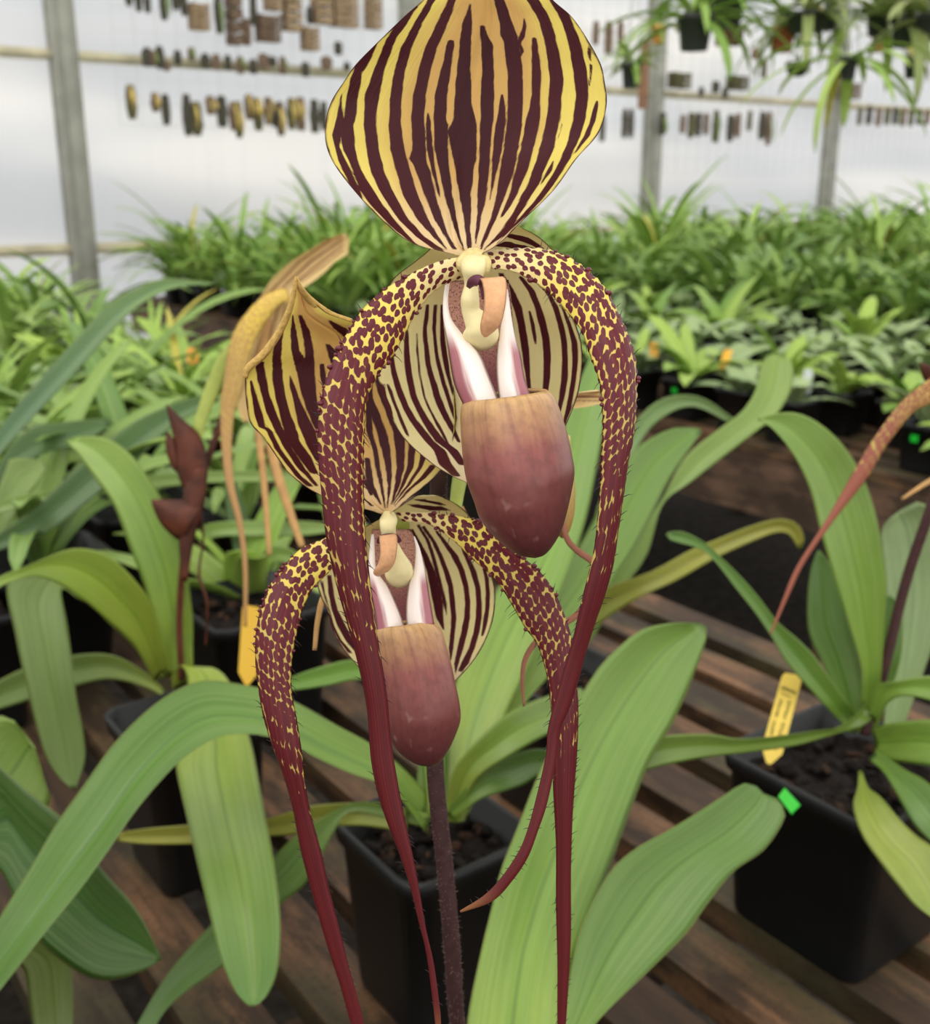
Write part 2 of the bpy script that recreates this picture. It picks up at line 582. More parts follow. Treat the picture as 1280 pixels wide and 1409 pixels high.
M_SEPAL = sepal_mat('striped_sepal')
M_SYN = sepal_mat('striped_synsepal', cream=(250, 232, 196), yellow=(248, 236, 172), tan=(248, 234, 176), dark=(84, 24, 34), trans=0.14, jit=2.2)
M_SYN_UV = M_SYN
M_PETAL = petal_mat('spotted_petal')
M_HAIR = solid('petal_hair', (40, 14, 20), 0.5)
M_WART = solid('petal_wart', (96, 20, 36), 0.35)
M_POUCH = pouch_mat('pouch_skin')
M_LOBE = lobe_mat('lobe_white')
M_INNER = inner_mat('pouch_throat')
M_STAM = solid('staminode_apricot', (222, 168, 124), 0.6, 0.08, 900.0, 0.2, 0.1)
M_COLUMN = solid('column_cream', (236, 222, 168), 0.5, 0.06, 300.0, 0.3)
M_CAP = solid('column_cap', (224, 204, 142), 0.75, 0.1, 700.0, 0.1, 0.3)
M_PURPLE = solid('staminode_hair', (92, 36, 58), 0.6)
M_MARGIN = solid('sepal_margin', (196, 160, 92), 0.7, 0.15, 800.0, 0.2, 0.4)


def stripe_value(x, y, stripes):
    """how far inside the nearest stripe a pixel is (negative outside), in pixels"""
    best = -9.0
    for yy, l, r in stripes:
        if y < yy[0]:
            e = y - yy[0]; a, b = l[0], r[0]
        elif y > yy[-1]:
            e = yy[-1] - y; a, b = l[-1], r[-1]
        else:
            e = 9.0; a = float(np.interp(y, yy, l)); b = float(np.interp(y, yy, r))
        if e < -9: continue
        v = min(x - a, b - x, e + 1.0)
        if v > best: best = v
    return best


def S(ox, oy, sc, *rows, ext=None):
    """a stripe read off an enlarged view: rows of (Y, xl, xr) in that view"""
    rows = sorted(rows)
    return (np.array([oy + sc * r[0] for r in rows]), np.array([ox + sc * r[1] for r in rows]), np.array([ox + sc * r[2] for r in rows]))


def join(a, b):
    y = np.concatenate([a[0], b[0]]); o = np.argsort(y)
    return (y[o], np.concatenate([a[1], b[1]])[o], np.concatenate([a[2], b[2]])[o])


def sepal(name, outline, stripes, dc, cup, parent, mat, T, n=110, m=130, edge=1.4, tipd=None, thick=0.0006, margin=None, base_at_end=True, groove=0.0, lean=None):
    """outline rows (y, xl, xr) from top to bottom; cup: how much nearer the edges stand than the middle"""
    oc = catmull([(r[0], r[1], r[2]) for r in outline], n)
    G, uv, at = [], [], []
    ys = oc[:, 0]
    for i in range(n + 1):
        t = i / n
        y, xl, xr = oc[i]
        w = max(xr - xl, 0.4)
        d0 = ease(dc, t)
        rr, u, a = [], [], []
        for j in range(m + 1):
            s = -1 + 2 * j / m
            x = xl + w * j / m
            k = ease(cup, t) if hasattr(cup, '__len__') else cup
            d = d0 - k * abs(s) ** 2.2 + groove * math.exp(-(s / 0.06) ** 2)
            if lean: d += lean * s
            rr.append(T(x, y, d)); u.append((j / m, t))
            v = stripe_value(x, y, stripes)
            if edge:
                de = edge - min(x - xl, xr - x) * (0.75)
                v = max(v, min(de, 3.0) if 0.02 < t < 0.99 else -9)
            a.append(v)
        G.append(rr); uv.append(u); at.append(a)
    mb = MB().grid(G, uv, thick, at=at, away=CAM)
    mats = [mat]
    if margin:
        mats.append(M_MARGIN)
        for pts, rad in margin:
            mb.tube([T(*p) for p in pts], rad, 8, mi=1, n=40)
    return mb.build(name, mats, parent, off=wloc(parent))


def petal(name, L, R, dep, parent, T, k=0.16, n=260, m=26, hair=1.0, mat=None, seed=1, tilt=0.0, thick=0.0009, warts=(0.05, 0.30), outer_left=True):
    rng = random.Random(seed)
    a = catmull(L, n); b = catmull(R, n)
    A, B = [], []
    for i in range(n + 1):
        t = i / n
        d = ease(dep, t)
        tl = ease(tilt, t) if hasattr(tilt, '__len__') else tilt
        A.append(T(a[i][0], a[i][1], d - tl)); B.append(T(b[i][0], b[i][1], d + tl))
    rows, uvs, met = [], [], []
    arc, prev = 0.0, None
    nors = []
    for i in range(n + 1):
        c = (A[i] + B[i]) / 2
        i0, i1 = max(i - 2, 0), min(i + 2, n)
        tan = (A[i1] + B[i1] - A[i0] - B[i0]).normalized()
        acr = B[i] - A[i]; w = max(acr.length, 0.0004)
        nor = acr.cross(tan).normalized()
        if nor.dot(CAM - c) < 0: nor = -nor
        nors.append(nor)
        if prev is not None: arc += (c - prev).length
        prev = c
        t = i / n
        r, u, q = [], [], []
        for j in range(m + 1):
            s = -1 + 2 * j / m
            p = A[i].lerp(B[i], j / m)
            o = k * w * (1 - abs(s) ** 2.2)
            if t < 0.5 and abs(s) > 0.75:      # wavy margin over the shoulder
                o += w * 0.05 * (0.5 - t) * 2 * math.sin(arc * 2400 + 2 * s) * (abs(s) - 0.75) * 4
            r.append(p + nor * o); u.append((j / m, t)); q.append((s * w * 500, arc * 1000))
        rows.append(r); uvs.append(u); met.append(q)
    mb = MB().grid(rows, uvs, thick, met=met, away=CAM)
    # warts along the outer margins and fine dark hairs
    for side, E, O in ((-1, A, B), (1, B, A)):
        i = int(n * 0.06)
        while i < n - 2:
            t = i / n
            out = (E[i] - O[i]).normalized()
            nn = nors[i]
            if warts[0] < t < warts[1] and rng.random() < (0.36 if (side < 0) == outer_left else 0.12):
                r = rng.uniform(0.00035, 0.00075) * (1.1 - t)
                mb.blob(E[i] + out * r * 0.05 + nn * rng.uniform(-0.3, 0.6) * r, (r * 1.3, r, r), 7, 5, mi=2)
            if rng.random() < 0.40 * hair:
                ln = rng.uniform(0.0012, 0.0030) * (1.15 - 0.6 * t)
                dr = (out + nn * rng.uniform(-0.3, 0.5) + Vector((rng.uniform(-.4, .4), 0, rng.uniform(-.4, .4)))).normalized()
                base = E[i] - out * 0.0002
                mb.tube([base, base + dr * ln * 0.55, base + dr * ln + Vector((0, 0, -ln * 0.15))], [0.00013, 0.00008, 0.00003], 4, mi=1, cap=False)
            i += rng.choice((1, 2, 2, 3))
    return mb.build(name, [mat or M_PETAL, M_HAIR, M_WART], parent, off=wloc(parent))


def pouch(name, L, R, dc, depthf, parent, T, mat=None, lift=0.13, n=46, seg=48):
    a = catmull(L, n); b = catmull(R, n)
    vs, uv, fs = [], [], []
    for i in range(n + 1):
        t = i / n
        cx, cy = (a[i] + b[i]) / 2
        hx, hy = (b[i] - a[i]) / 2
        d = ease(dc, t)
        hw = math.hypot(hx, hy)
        if i == n: hx, hy, hw = hx * 0.05, hy * 0.05, hw * 0.05
        f = ease(depthf, t)
        for j in range(seg):
            th = 2 * math.pi * j / seg
            cs, sn = math.cos(th), math.sin(th)     # sn > 0: towards the viewer
            # gently squared section with a keel in front
            rr = 1.0 + 0.04 * math.cos(4 * th)
            lf = lift * (1 - t) ** 1.5
            vs.append(T(cx + hx * cs * rr, cy + hy * cs * rr + lf * hw * sn * (0.35 if sn > 0 else 1.0), d - f * hw * 0.00017 * 1.03 * sn))
            uv.append(((j / seg) , t))
    for i in range(n):
        for j in range(seg):
            k = (j + 1) % seg
            fs.append((i*seg+j, i*seg+k, (i+1)*seg+k, (i+1)*seg+j))
    fs.append(tuple(n*seg + j for j in range(seg)))
    mb = MB(); mb.add(vs, fs, uv)
    o = mb.build(name, mat or M_POUCH, parent, off=wloc(parent))
    md = o.modifiers.new('shell', 'SOLIDIFY'); md.thickness = 0.0009; md.offset = -1
    return o


def small_leafsheet(name, L, R, dep, parent, T, mat, prof='c', k=0.2, n=30, m=12, thick=0.0006):
    a = catmull(L, n); b = catmull(R, n)
    G, uv = [], []
    for i in range(n + 1):
        t = i / n
        d = ease(dep, t)
        A = T(a[i][0], a[i][1], d); B = T(b[i][0], b[i][1], d)
        w = (B - A).length
        kk = ease(k, t) if hasattr(k, '__len__') else k
        r, u = [], []
        for j in range(m + 1):
            s = -1 + 2 * j / m
            p = A.lerp(B, j / m)
            nn = (CAM - p).normalized()
            r.append(p + nn * kk * w * (1 - s * s)); u.append((j / m, t))
        G.append(r); uv.append(u)
    return MB().grid(G, uv, thick, away=CAM).build(name, mat, parent, off=wloc(parent))


def smooth_blob_tube(name, spine, parent, T, mat, seg=20, n=40, flat=1.0):
    """round body along a pixel spine (x, y, depth, radius in px)"""
    a = catmull(spine, n)
    vs, uv, fs = [], [], []
    for i in range(n + 1):
        x, y, d, r = a[i]
        r = max(r, 0.3)
        x0, y0 = a[max(i-1, 0)][:2]; x1, y1 = a[min(i+1, n)][:2]
        tx, ty = x1 - x0, y1 - y0
        l = math.hypot(tx, ty) or 1.0
        px, py = -ty / l, tx / l
        for j in range(seg):
            th = 2 * math.pi * j / seg
            vs.append(T(x + px * r * math.cos(th), y + py * r * math.cos(th), d - r * 0.00018 * flat * math.sin(th)))
            uv.append((j / seg, i / n))
    for i in range(n):
        for j in range(seg):
            k = (j + 1) % seg
            fs.append((i*seg+j, i*seg+k, (i+1)*seg+k, (i+1)*seg+j))
    fs.append(tuple(range(seg))[::-1]); fs.append(tuple(n*seg + j for j in range(seg)))
    return MB().add(vs, fs, uv).build(name, mat, parent, off=wloc(parent))
# ------------------------------------------------------------------ traced shapes of the two striped flowers
A_ = (440, 0, .16406); B_ = (630, 0, .16406); C_ = (440, 170, .16406); D_ = (630, 170, .16406)
E4 = (440, 420, .15625); G_ = (660, 330, .23426); H_ = (330, 370, .2485); I_ = (430, 670, .21094)

TOP_DORSAL = [(-78, 668, 676), (-60, 648, 698), (-35, 618, 728), (0, 582, 761), (22, 557, 786), (50, 528, 806), (86, 492, 826), (111, 474, 832),
              (144, 454, 835), (183, 447, 824), (219, 456, 793), (262, 487, 762), (305, 528, 718), (334, 566, 689), (347, 612, 668), (352, 634, 660)]
TOP_STRIPES = [
    join(S(*A_, (590, 285, 345), (650, 262, 352), (700, 250, 350), (800, 230, 320), (950, 210, 310), (1036, 200, 292)),
         S(*C_, (0, 200, 285), (150, 178, 295), (220, 195, 300), (300, 240, 320), (400, 280, 355), (560, 335, 450), (700, 440, 545), (800, 535, 625), (900, 640, 710), (1000, 770, 800), (1060, 880, 890))),
    S(*A_, (380, 430, 480), (460, 360, 445), (560, 290, 395), (600, 285, 365)),
    join(S(*A_, (780, 180, 188), (900, 158, 190), (1000, 140, 205)), S(*C_, (0, 130, 215), (100, 100, 190), (190, 125, 165), (300, 150, 215), (400, 195, 265), (500, 245, 310), (560, 285, 340), (620, 330, 360))),
    join(S(*A_, (60, 780, 830), (100, 738, 790), (200, 640, 730), (330, 560, 640), (400, 530, 610), (600, 450, 540), (800, 380, 500), (1000, 370, 475)),
         S(*C_, (0, 365, 473), (200, 390, 495), (400, 425, 540), (600, 520, 630), (800, 660, 745), (950, 810, 880), (1050, 950, 1030), (1100, 1040, 1060))),
    join(S(*A_, (-300, 1080, 1120), (0, 905, 970), (200, 790, 860), (400, 680, 770), (600, 625, 715), (800, 590, 690), (1000, 580, 680)),
         S(*C_, (0, 575, 682), (200, 590, 710), (400, 640, 760), (600, 700, 825), (800, 815, 910), (950, 950, 1000), (1050, 1055, 1070))),
    join(S(*A_, (-300, 1230, 1280), (0, 1075, 1145), (200, 980, 1075), (400, 885, 985), (600, 825, 930), (800, 785, 890), (1000, 765, 878)),
         S(*C_, (0, 768, 880), (140, 776, 890), (230, 770, 892), (300, 750, 900), (350, 790, 910), (400, 805, 930), (600, 880, 970), (800, 960, 1035), (950, 1050, 1085), (1050, 1110, 1150))),
    join(S(*A_, (950, 900, 915), (1000, 893, 928)), S(*C_, (0, 890, 932), (200, 895, 950), (400, 940, 975), (560, 985, 1005), (610, 1000, 1008))),
    join(S(*A_, (345, 1070, 1130), (400, 1060, 1130), (500, 1040, 1110), (600, 1010, 1100), (800, 965, 1070), (1000, 955, 1060)),
         S(*C_, (0, 957, 1080), (200, 960, 1075), (400, 1005, 1090), (600, 1045, 1115), (800, 1105, 1150), (950, 1155, 1180), (1050, 1200, 1212))),
    join(S(*B_, (40, 98, 110), (200, 37, 120), (400, 12, 115), (600, -8, 105), (750, -22, 115), (900, -32, 122), (1000, -36, 155)),
         S(*D_, (0, -50, 158), (60, -90, 160), (130, -72, 160), (300, -38, 155), (400, -18, 130), (500, -5, 125), (600, 12, 110), (700, 32, 115), (800, 52, 110), (900, 62, 105), (1000, 74, 120), (1070, 85, 112))),
    join(S(*B_, (220, 185, 230), (300, 190, 250), (380, 195, 300), (600, 205, 305), (800, 190, 305), (1000, 190, 300)),
         S(*D_, (0, 185, 292), (200, 185, 275), (400, 175, 265), (600, 165, 240), (700, 165, 220), (800, 160, 195), (900, 150, 180), (1000, 145, 155))),
    join(S(*B_, (800, 365, 378), (850, 350, 395), (1000, 330, 405)), S(*D_, (0, 318, 400), (200, 295, 375), (400, 285, 330), (550, 275, 290), (640, 268, 275))),
    join(S(*B_, (-300, 200, 250), (0, 305, 390), (100, 330, 430), (200, 350, 460), (300, 360, 500), (350, 385, 510), (450, 395, 530), (600, 415, 545), (800, 420, 550), (1000, 415, 540)),
         S(*D_, (0, 408, 545), (200, 388, 510), (400, 350, 470), (600, 325, 400), (700, 300, 360), (800, 275, 325), (900, 235, 275), (1000, 195, 225), (1050, 190, 205))),
    S(*B_, (160, 555, 565), (230, 540, 580), (300, 520, 565), (360, 500, 530), (430, 520, 560), (460, 500, 540)),
    join(S(*B_, (320, 625, 660), (400, 620, 675), (600, 620, 700), (800, 620, 695), (900, 600, 690), (1000, 575, 690)),
         S(*D_, (0, 568, 688), (200, 530, 640), (400, 480, 585), (600, 430, 495), (700, 390, 440), (780, 360, 385))),
    join(S(*B_, (-300, 400, 480), (0, 575, 680), (100, 640, 745), (200, 690, 790), (300, 715, 820), (400, 740, 840), (600, 765, 880), (660, 770, 890), (800, 765, 875), (1000, 745, 860)),
         S(*D_, (0, 737, 848), (200, 690, 810), (300, 660, 770), (400, 625, 720), (500, 590, 690), (600, 535, 620), (700, 490, 560), (800, 430, 500), (900, 360, 440), (950, 320, 375), (1000, 270, 300), (1050, 220, 230))),
    S(*D_, (320, 795, 805), (400, 745, 790), (480, 700, 725), (510, 692, 700)),
    S(*D_, (10, 870, 882), (60, 855, 870), (120, 838, 846)),
    join(S(*B_, (0, 765, 800), (100, 830, 930), (200, 880, 965), (300, 910, 1010), (400, 935, 1040), (600, 970, 1085), (800, 990, 1100), (900, 980, 1085), (1000, 970, 1070)),
         S(*D_, (0, 960, 1060), (100, 935, 1030), (200, 905, 985), (300, 860, 940), (400, 810, 880), (500, 750, 815), (600, 680, 740), (700, 600, 650), (800, 510, 550), (900, 420, 440), (1000, 330, 335))),
    S(*B_, (400, 1090, 1108), (450, 1090, 1120), (510, 1105, 1120)), S(*B_, (540, 1105, 1130), (650, 1105, 1122), (710, 1100, 1108)),
    join(S(*B_, (850, 1160, 1180), (900, 1140, 1180), (1000, 1110, 1160)), S(*D_, (0, 1105, 1145), (100, 1060, 1110), (200, 1000, 1030), (250, 975, 985))),
]
TOP_SYN = [(311, 640, 712), (320, 612, 732), (330, 600, 747), (344, 590, 761), (362, 568, 775), (376, 549, 783), (388, 538, 789), (410, 529, 788), (430, 524, 787),
           (447, 520, 793), (470, 518, 800), (494, 517, 802), (518, 519, 800), (541, 525, 796), (564, 534, 788), (593, 548, 775), (614, 566, 762),
           (640, 597, 742), (655, 622, 728), (664, 641, 715), (675, 657, 705), (690, 680, 684)]
TOP_SYN_STRIPES = [
    S(*E4, (700, 500, 575), (800, 560, 590), (900, 590, 632), (1000, 640, 652)),
    S(*E4, (700, 590, 608), (750, 605, 640), (850, 640, 670), (950, 680, 710), (1050, 715, 750), (1150, 765, 790)),
    S(*E4, (300, 600, 640), (480, 612, 655), (600, 630, 680), (700, 655, 712), (800, 690, 750), (900, 730, 790), (1000, 780, 850), (1100, 850, 930), (1200, 930, 1010), (1280, 1005, 1110), (1400, 1050, 1165), (1500, 1165, 1240)),
    S(*E4, (200, 760, 780), (300, 745, 785), (400, 740, 790), (500, 745, 800), (600, 755, 815), (700, 775, 835), (800, 795, 855), (900, 840, 900), (1000, 890, 960), (1100, 950, 1030), (1200, 1020, 1110), (1280, 1130, 1220), (1400, 1220, 1290)),
    S(*E4, (250, 850, 860), (400, 850, 870), (500, 860, 880), (600, 870, 890), (700, 890, 910), (800, 910, 930), (900, 950, 970), (1000, 1000, 1025), (1100, 1050, 1085), (1280, 1150, 1170)),
    S(*E4, (0, 935, 965), (100, 920, 960), (200, 910, 945), (300, 910, 950), (400, 920, 965), (500, 930, 975), (600, 950, 1000), (700, 975, 1035), (800, 1000, 1065), (900, 1040, 1105), (1000, 1090, 1150), (1100, 1150, 1200), (1200, 1210, 1240)),
    S(*E4, (0, 1005, 1035), (100, 995, 1030), (200, 990, 1025), (300, 1000, 1030), (400, 1010, 1040), (500, 1025, 1060), (600, 1050, 1090), (700, 1075, 1115), (800, 1110, 1145), (900, 1140, 1180), (1000, 1180, 1210)),
    S(*E4, (0, 1065, 1085), (200, 1060, 1095), (300, 1060, 1105), (400, 1070, 1120), (500, 1085, 1135), (600, 1110, 1150), (700, 1140, 1170), (800, 1170, 1190)),
    S(*G_, (200, 110, 140), (300, 165, 205), (400, 200, 250), (500, 225, 270), (600, 240, 285), (700, 255, 295), (800, 270, 298), (950, 290, 310)),
    S(*G_, (420, 285, 300), (500, 300, 325), (580, 315, 335), (610, 325, 335)),
    S(*G_, (220, 230, 255), (300, 285, 325), (400, 325, 365), (500, 350, 395), (600, 370, 415), (700, 375, 420), (800, 375, 415), (880, 370, 405), (1000, 350, 385)),
    S(*G_, (250, 330, 350), (320, 395, 420), (400, 430, 465), (500, 460, 495), (600, 480, 515), (700, 485, 520), (800, 480, 520), (900, 470, 505), (1000, 455, 480), (1060, 445, 465)),
    S(*G_, (380, 465, 480), (420, 490, 505), (500, 515, 540), (600, 540, 575), (700, 545, 580), (800, 540, 570), (900, 525, 555), (1000, 505, 535), (1100, 485, 500)),
    S(*D_, (932, 420, 470), (945, 405, 560), (960, 430, 600), (990, 540, 650), (1020, 620, 690), (1050, 670, 730)),
    S(*D_, (1000, 390, 440), (1015, 310, 520), (1030, 300, 600), (1050, 500, 650)),
]
TOP_PETAL_L = ([(645, 350), (600, 361), (551, 384), (514, 410), (491, 436), (465, 481), (450, 515), (439, 564), (437, 620), (442, 676), (448, 735), (461, 798), (479, 863), (495, 924), (505, 977), (511, 1049), (525, 1110), (548, 1171), (564, 1219), (576, 1268), (586, 1309), (594, 1366), (599, 1409), (603, 1450)],
               [(641, 380), (600, 399), (574, 429), (562, 451), (544, 485), (517, 522), (504, 560), (501, 620), (501, 680), (504, 744), (511, 810), (521, 883), (532, 952), (540, 1030), (554, 1110), (568, 1175), (578, 1228), (586, 1276), (597, 1325), (605, 1382), (607, 1409), (606, 1450)])
TOP_PETAL_R = ([(671, 344), (720, 341), (757, 344), (795, 361), (829, 391), (851, 429), (866, 462), (876, 500), (877, 545), (874, 590), (866, 632), (859, 680), (851, 735), (845, 775), (834, 816), (821, 853), (807, 897), (796, 938), (784, 975), (771, 1005), (765, 1049), (753, 1106), (741, 1142), (727, 1179), (706, 1211), (678, 1240), (634, 1256)],
               [(675, 369), (712, 376), (750, 399), (776, 425), (799, 455), (814, 496), (825, 530), (829, 582), (827, 632), (824, 690), (820, 735), (814, 772), (801, 823), (788, 879), (777, 916), (766, 956), (758, 985), (753, 1010), (751, 1040), (739, 1093), (727, 1138), (714, 1171), (690, 1207), (666, 1232), (633, 1253)])
TOP_POUCH = ([(642, 551), (637, 558), (636, 578), (638, 610), (641, 640), (646, 665), (655, 690), (663, 714), (680, 736), (698, 753), (716, 764), (732, 768)],
             [(751, 537), (758, 543), (764, 553), (777, 592), (785, 628), (788, 652), (784, 678), (779, 702), (772, 728), (762, 748), (751, 762), (741, 768)])
TOP_LOBE_L = ([(618, 384), (613, 391), (609.5, 415), (610, 440), (615, 470), (620, 504), (626, 532), (640, 562)], [(621, 384), (619, 392), (617, 415), (621, 437), (632, 453), (649, 473), (662, 490), (674, 519), (687, 552), (690, 564)])
TOP_LOBE_R = ([(697, 398), (695, 415), (692, 434), (688, 452), (684, 480), (683, 512), (686, 543), (689, 562)], [(699, 398), (702, 420), (705, 440), (710, 465), (717, 490), (722, 519), (730, 545), (734, 560)])
TOP_INNER = ([(616, 386), (611, 412), (612, 440), (625, 480), (640, 520), (650, 562)], [(700, 385), (704, 412), (706, 440), (712, 480), (718, 520), (722, 562)])
TOP_STAM = ([(660, 383), (663, 388), (666, 405), (665, 427), (661, 446), (662, 458), (666, 464)], [(694, 380), (697, 388), (697, 410), (693, 434), (687, 449), (678, 458), (670, 464)])

LOW_DORSAL = [(380, 406, 409), (395, 405, 417), (411, 404, 428), (425, 398, 443), (433, 394, 456), (443, 389, 486), (455, 384, 530), (470, 375, 575), (487, 363, 600),
              (507, 341, 615), (531, 337, 624), (570, 341, 628), (586, 347, 627), (602, 362, 624), (638, 387, 612), (650, 396, 604), (666, 415, 588), (680, 438, 570), (691, 465, 557), (700, 500, 547), (706, 524, 538)]
LOW_STRIPES = [
    S(*H_, (880, 128, 160), (900, 150, 180), (1000, 195, 228), (1100, 272, 305), (1150, 312, 345), (1200, 365, 405)),
    S(*H_, (620, 55, 70), (700, 65, 95), (800, 80, 125), (880, 105, 145)),
    S(*H_, (520, 85, 135), (600, 95, 145), (700, 120, 165), (800, 150, 205), (900, 195, 245), (1000, 250, 295), (1100, 320, 360), (1200, 415, 435)),
    S(*H_, (330, 220, 245), (400, 190, 235), (500, 180, 230), (600, 180, 240), (700, 195, 250), (800, 220, 280), (900, 245, 320), (950, 260, 330), (1050, 330, 400), (1130, 390, 435)),
    S(*H_, (260, 290, 297), (350, 280, 315), (450, 285, 330), (560, 310, 400)),
    S(*H_, (260, 325, 345), (350, 345, 390), (450, 360, 410), (520, 360, 415), (560, 315, 415), (650, 330, 420), (750, 360, 430), (830, 390, 440), (900, 425, 470), (1000, 460, 520), (1150, 560, 610), (1280, 680, 700)),
    S(*H_, (590, 275, 280), (650, 275, 305), (750, 300, 345), (850, 320, 395), (900, 340, 420), (1000, 380, 445), (1060, 420, 470), (1180, 520, 570), (1290, 660, 690)),
    S(*H_, (530, 440, 470), (600, 445, 480), (680, 470, 488), (800, 500, 540), (1000, 580, 620), (1250, 720, 740)),
    S(*H_, (420, 475, 500), (480, 490, 560), (560, 520, 620), (700, 560, 680), (900, 600, 690)),
    S(*H_, (290, 490, 510), (330, 520, 590), (370, 570, 640), (450, 640, 720), (600, 690, 740)),
    S(*H_, (650, 690, 720), (900, 700, 735), (1000, 735, 765), (1100, 750, 780), (1200, 775, 795), (1320, 800, 808)),
    S(*H_, (600, 700, 735), (720, 712, 738), (800, 722, 775), (900, 757, 812), (1000, 785, 835), (1100, 808, 842), (1200, 818, 840), (1320, 815, 820)),
    S(*H_, (600, 740, 800), (700, 770, 810), (800, 810, 850), (900, 848, 910), (1000, 862, 915), (1100, 868, 912), (1200, 858, 885), (1300, 838, 845)),
    S(*H_, (700, 880, 920), (900, 930, 960), (1000, 935, 975), (1100, 925, 960), (1200, 890, 910), (1300, 845, 850)),
    S(*H_, (1000, 1000, 1020), (1050, 1000, 1030), (1100, 985, 1010), (1200, 920, 940), (1300, 852, 856)),
    S(*H_, (1090, 1050, 1090), (1150, 1005, 1040), (1220, 930, 950), (1310, 858, 862)),
    S(*H_, (1050, 690, 722), (1200, 700, 745), (1300, 775, 785)), S(*H_, (1280, 690, 702), (1310, 720, 742)),
]
LOW_SYN = [(682, 575, 602), (690, 560, 622), (700, 545, 637), (715, 520, 650), (745, 470, 662), (780, 445, 673), (802, 437, 680), (820, 441, 682), (845, 452, 680), (865, 457, 675),
           (890, 470, 664), (912, 488, 650), (936, 510, 628), (955, 535, 604), (965, 560, 575)]
LOW_SYN_STRIPES = [
    S(*I_, (580, 95, 125), (700, 105, 140), (800, 125, 165), (900, 160, 215), (1000, 215, 265), (1100, 300, 340)),
    S(*I_, (620, 50, 70), (700, 70, 85), (800, 105, 115), (900, 120, 140), (1000, 170, 190), (1080, 230, 260)),
    S(*I_, (280, 640, 660), (350, 670, 700), (450, 715, 755), (550, 745, 800), (650, 765, 830), (750, 785, 850), (850, 805, 855), (930, 850, 860)),
    S(*I_, (250, 680, 700), (350, 740, 765), (450, 775, 800), (550, 800, 825), (650, 825, 850), (750, 850, 875), (830, 870, 880)),
    S(*I_, (260, 710, 735), (350, 775, 800), (450, 820, 850), (550, 855, 890), (650, 885, 920), (750, 895, 930), (850, 905, 940), (950, 900, 930), (1050, 890, 920), (1130, 895, 905)),
    S(*I_, (290, 800, 820), (350, 840, 870), (450, 905, 950), (550, 955, 995), (650, 985, 1020), (750, 995, 1030), (850, 990, 1030), (950, 970, 1010), (1050, 945, 985), (1150, 925, 955), (1220, 930, 935)),
    S(*I_, (400, 970, 990), (450, 990, 1020), (550, 1030, 1070), (650, 1060, 1095), (750, 1070, 1105), (850, 1065, 1105), (950, 1050, 1090), (1050, 1020, 1060), (1150, 970, 1020), (1200, 950, 980)),
    S(*I_, (530, 1110, 1130), (600, 1125, 1150), (700, 1130, 1160), (800, 1125, 1155), (900, 1110, 1140), (970, 1100, 1115)),
    S(*I_, (85, 660, 740), (100, 740, 830), (115, 820, 870)), S(*I_, (118, 620, 700), (130, 650, 850), (150, 760, 900)),
]
LOW_PETAL_L = ([(503, 709), (475, 721), (450, 739), (414, 755), (385, 786), (365, 818), (353, 863), (351, 904), (355, 944), (361, 981), (372, 1020), (387, 1060), (402, 1110), (414, 1171), (430, 1232), (450, 1301), (467, 1353), (483, 1409), (500, 1460)],
               [(503, 729), (471, 757), (454, 786), (434, 806), (418, 835), (408, 875), (402, 912), (402, 952), (410, 997), (416, 1038), (420, 1075), (428, 1120), (442, 1171), (453, 1222), (467, 1276), (479, 1325), (491, 1368), (501, 1409), (506, 1460)])
LOW_PETAL_R = ([(544, 705), (584, 705), (637, 711), (666, 721), (690, 745), (718, 766), (743, 786), (763, 814), (779, 851), (787, 879), (792, 920), (796, 969), (795, 1026), (792, 1070), (788, 1130), (786, 1203), (786, 1284), (783, 1345), (779, 1409), (774, 1480)],
               [(552, 717), (592, 723), (625, 745), (653, 772), (682, 798), (706, 835), (722, 863), (739, 887), (751, 924), (757, 965), (760, 1000), (761, 1081), (765, 1163), (765, 1244), (767, 1325), (767, 1409), (770, 1480)])
LOW_POUCH = ([(521, 863), (517, 868), (518, 885), (523, 915), (527, 945), (531, 975), (534, 1000), (541, 1022), (553, 1038), (570, 1050), (583, 1055)],
             [(593, 854), (599, 859), (607, 870), (617, 905), (625, 940), (631, 970), (632, 990), (627, 1008), (616, 1033), (604, 1050), (595, 1055)])
LOW_LOBE_L = ([(511, 735), (508, 760), (507, 785), (510, 815), (515, 840), (519, 872)], [(515, 735), (516, 760), (519, 785), (533, 805), (545, 830), (553, 850), (559, 868)])
LOW_LOBE_R = ([(569, 738), (572, 755), (570, 780), (563, 802), (559, 830), (559, 855), (561, 868)], [(571, 738), (578, 755), (583, 775), (588, 800), (593, 830), (598, 860)])
LOW_INNER = ([(512, 728), (508, 760), (512, 800), (522, 840), (530, 870)], [(566, 728), (575, 755), (580, 800), (585, 840), (590, 870)])
LOW_STAM = ([(522, 737), (522, 745), (523, 760), (520, 776), (514, 786), (515, 791), (519, 793)], [(545, 734), (547, 742), (546, 760), (543, 774), (536, 785), (529, 789), (522, 793)])
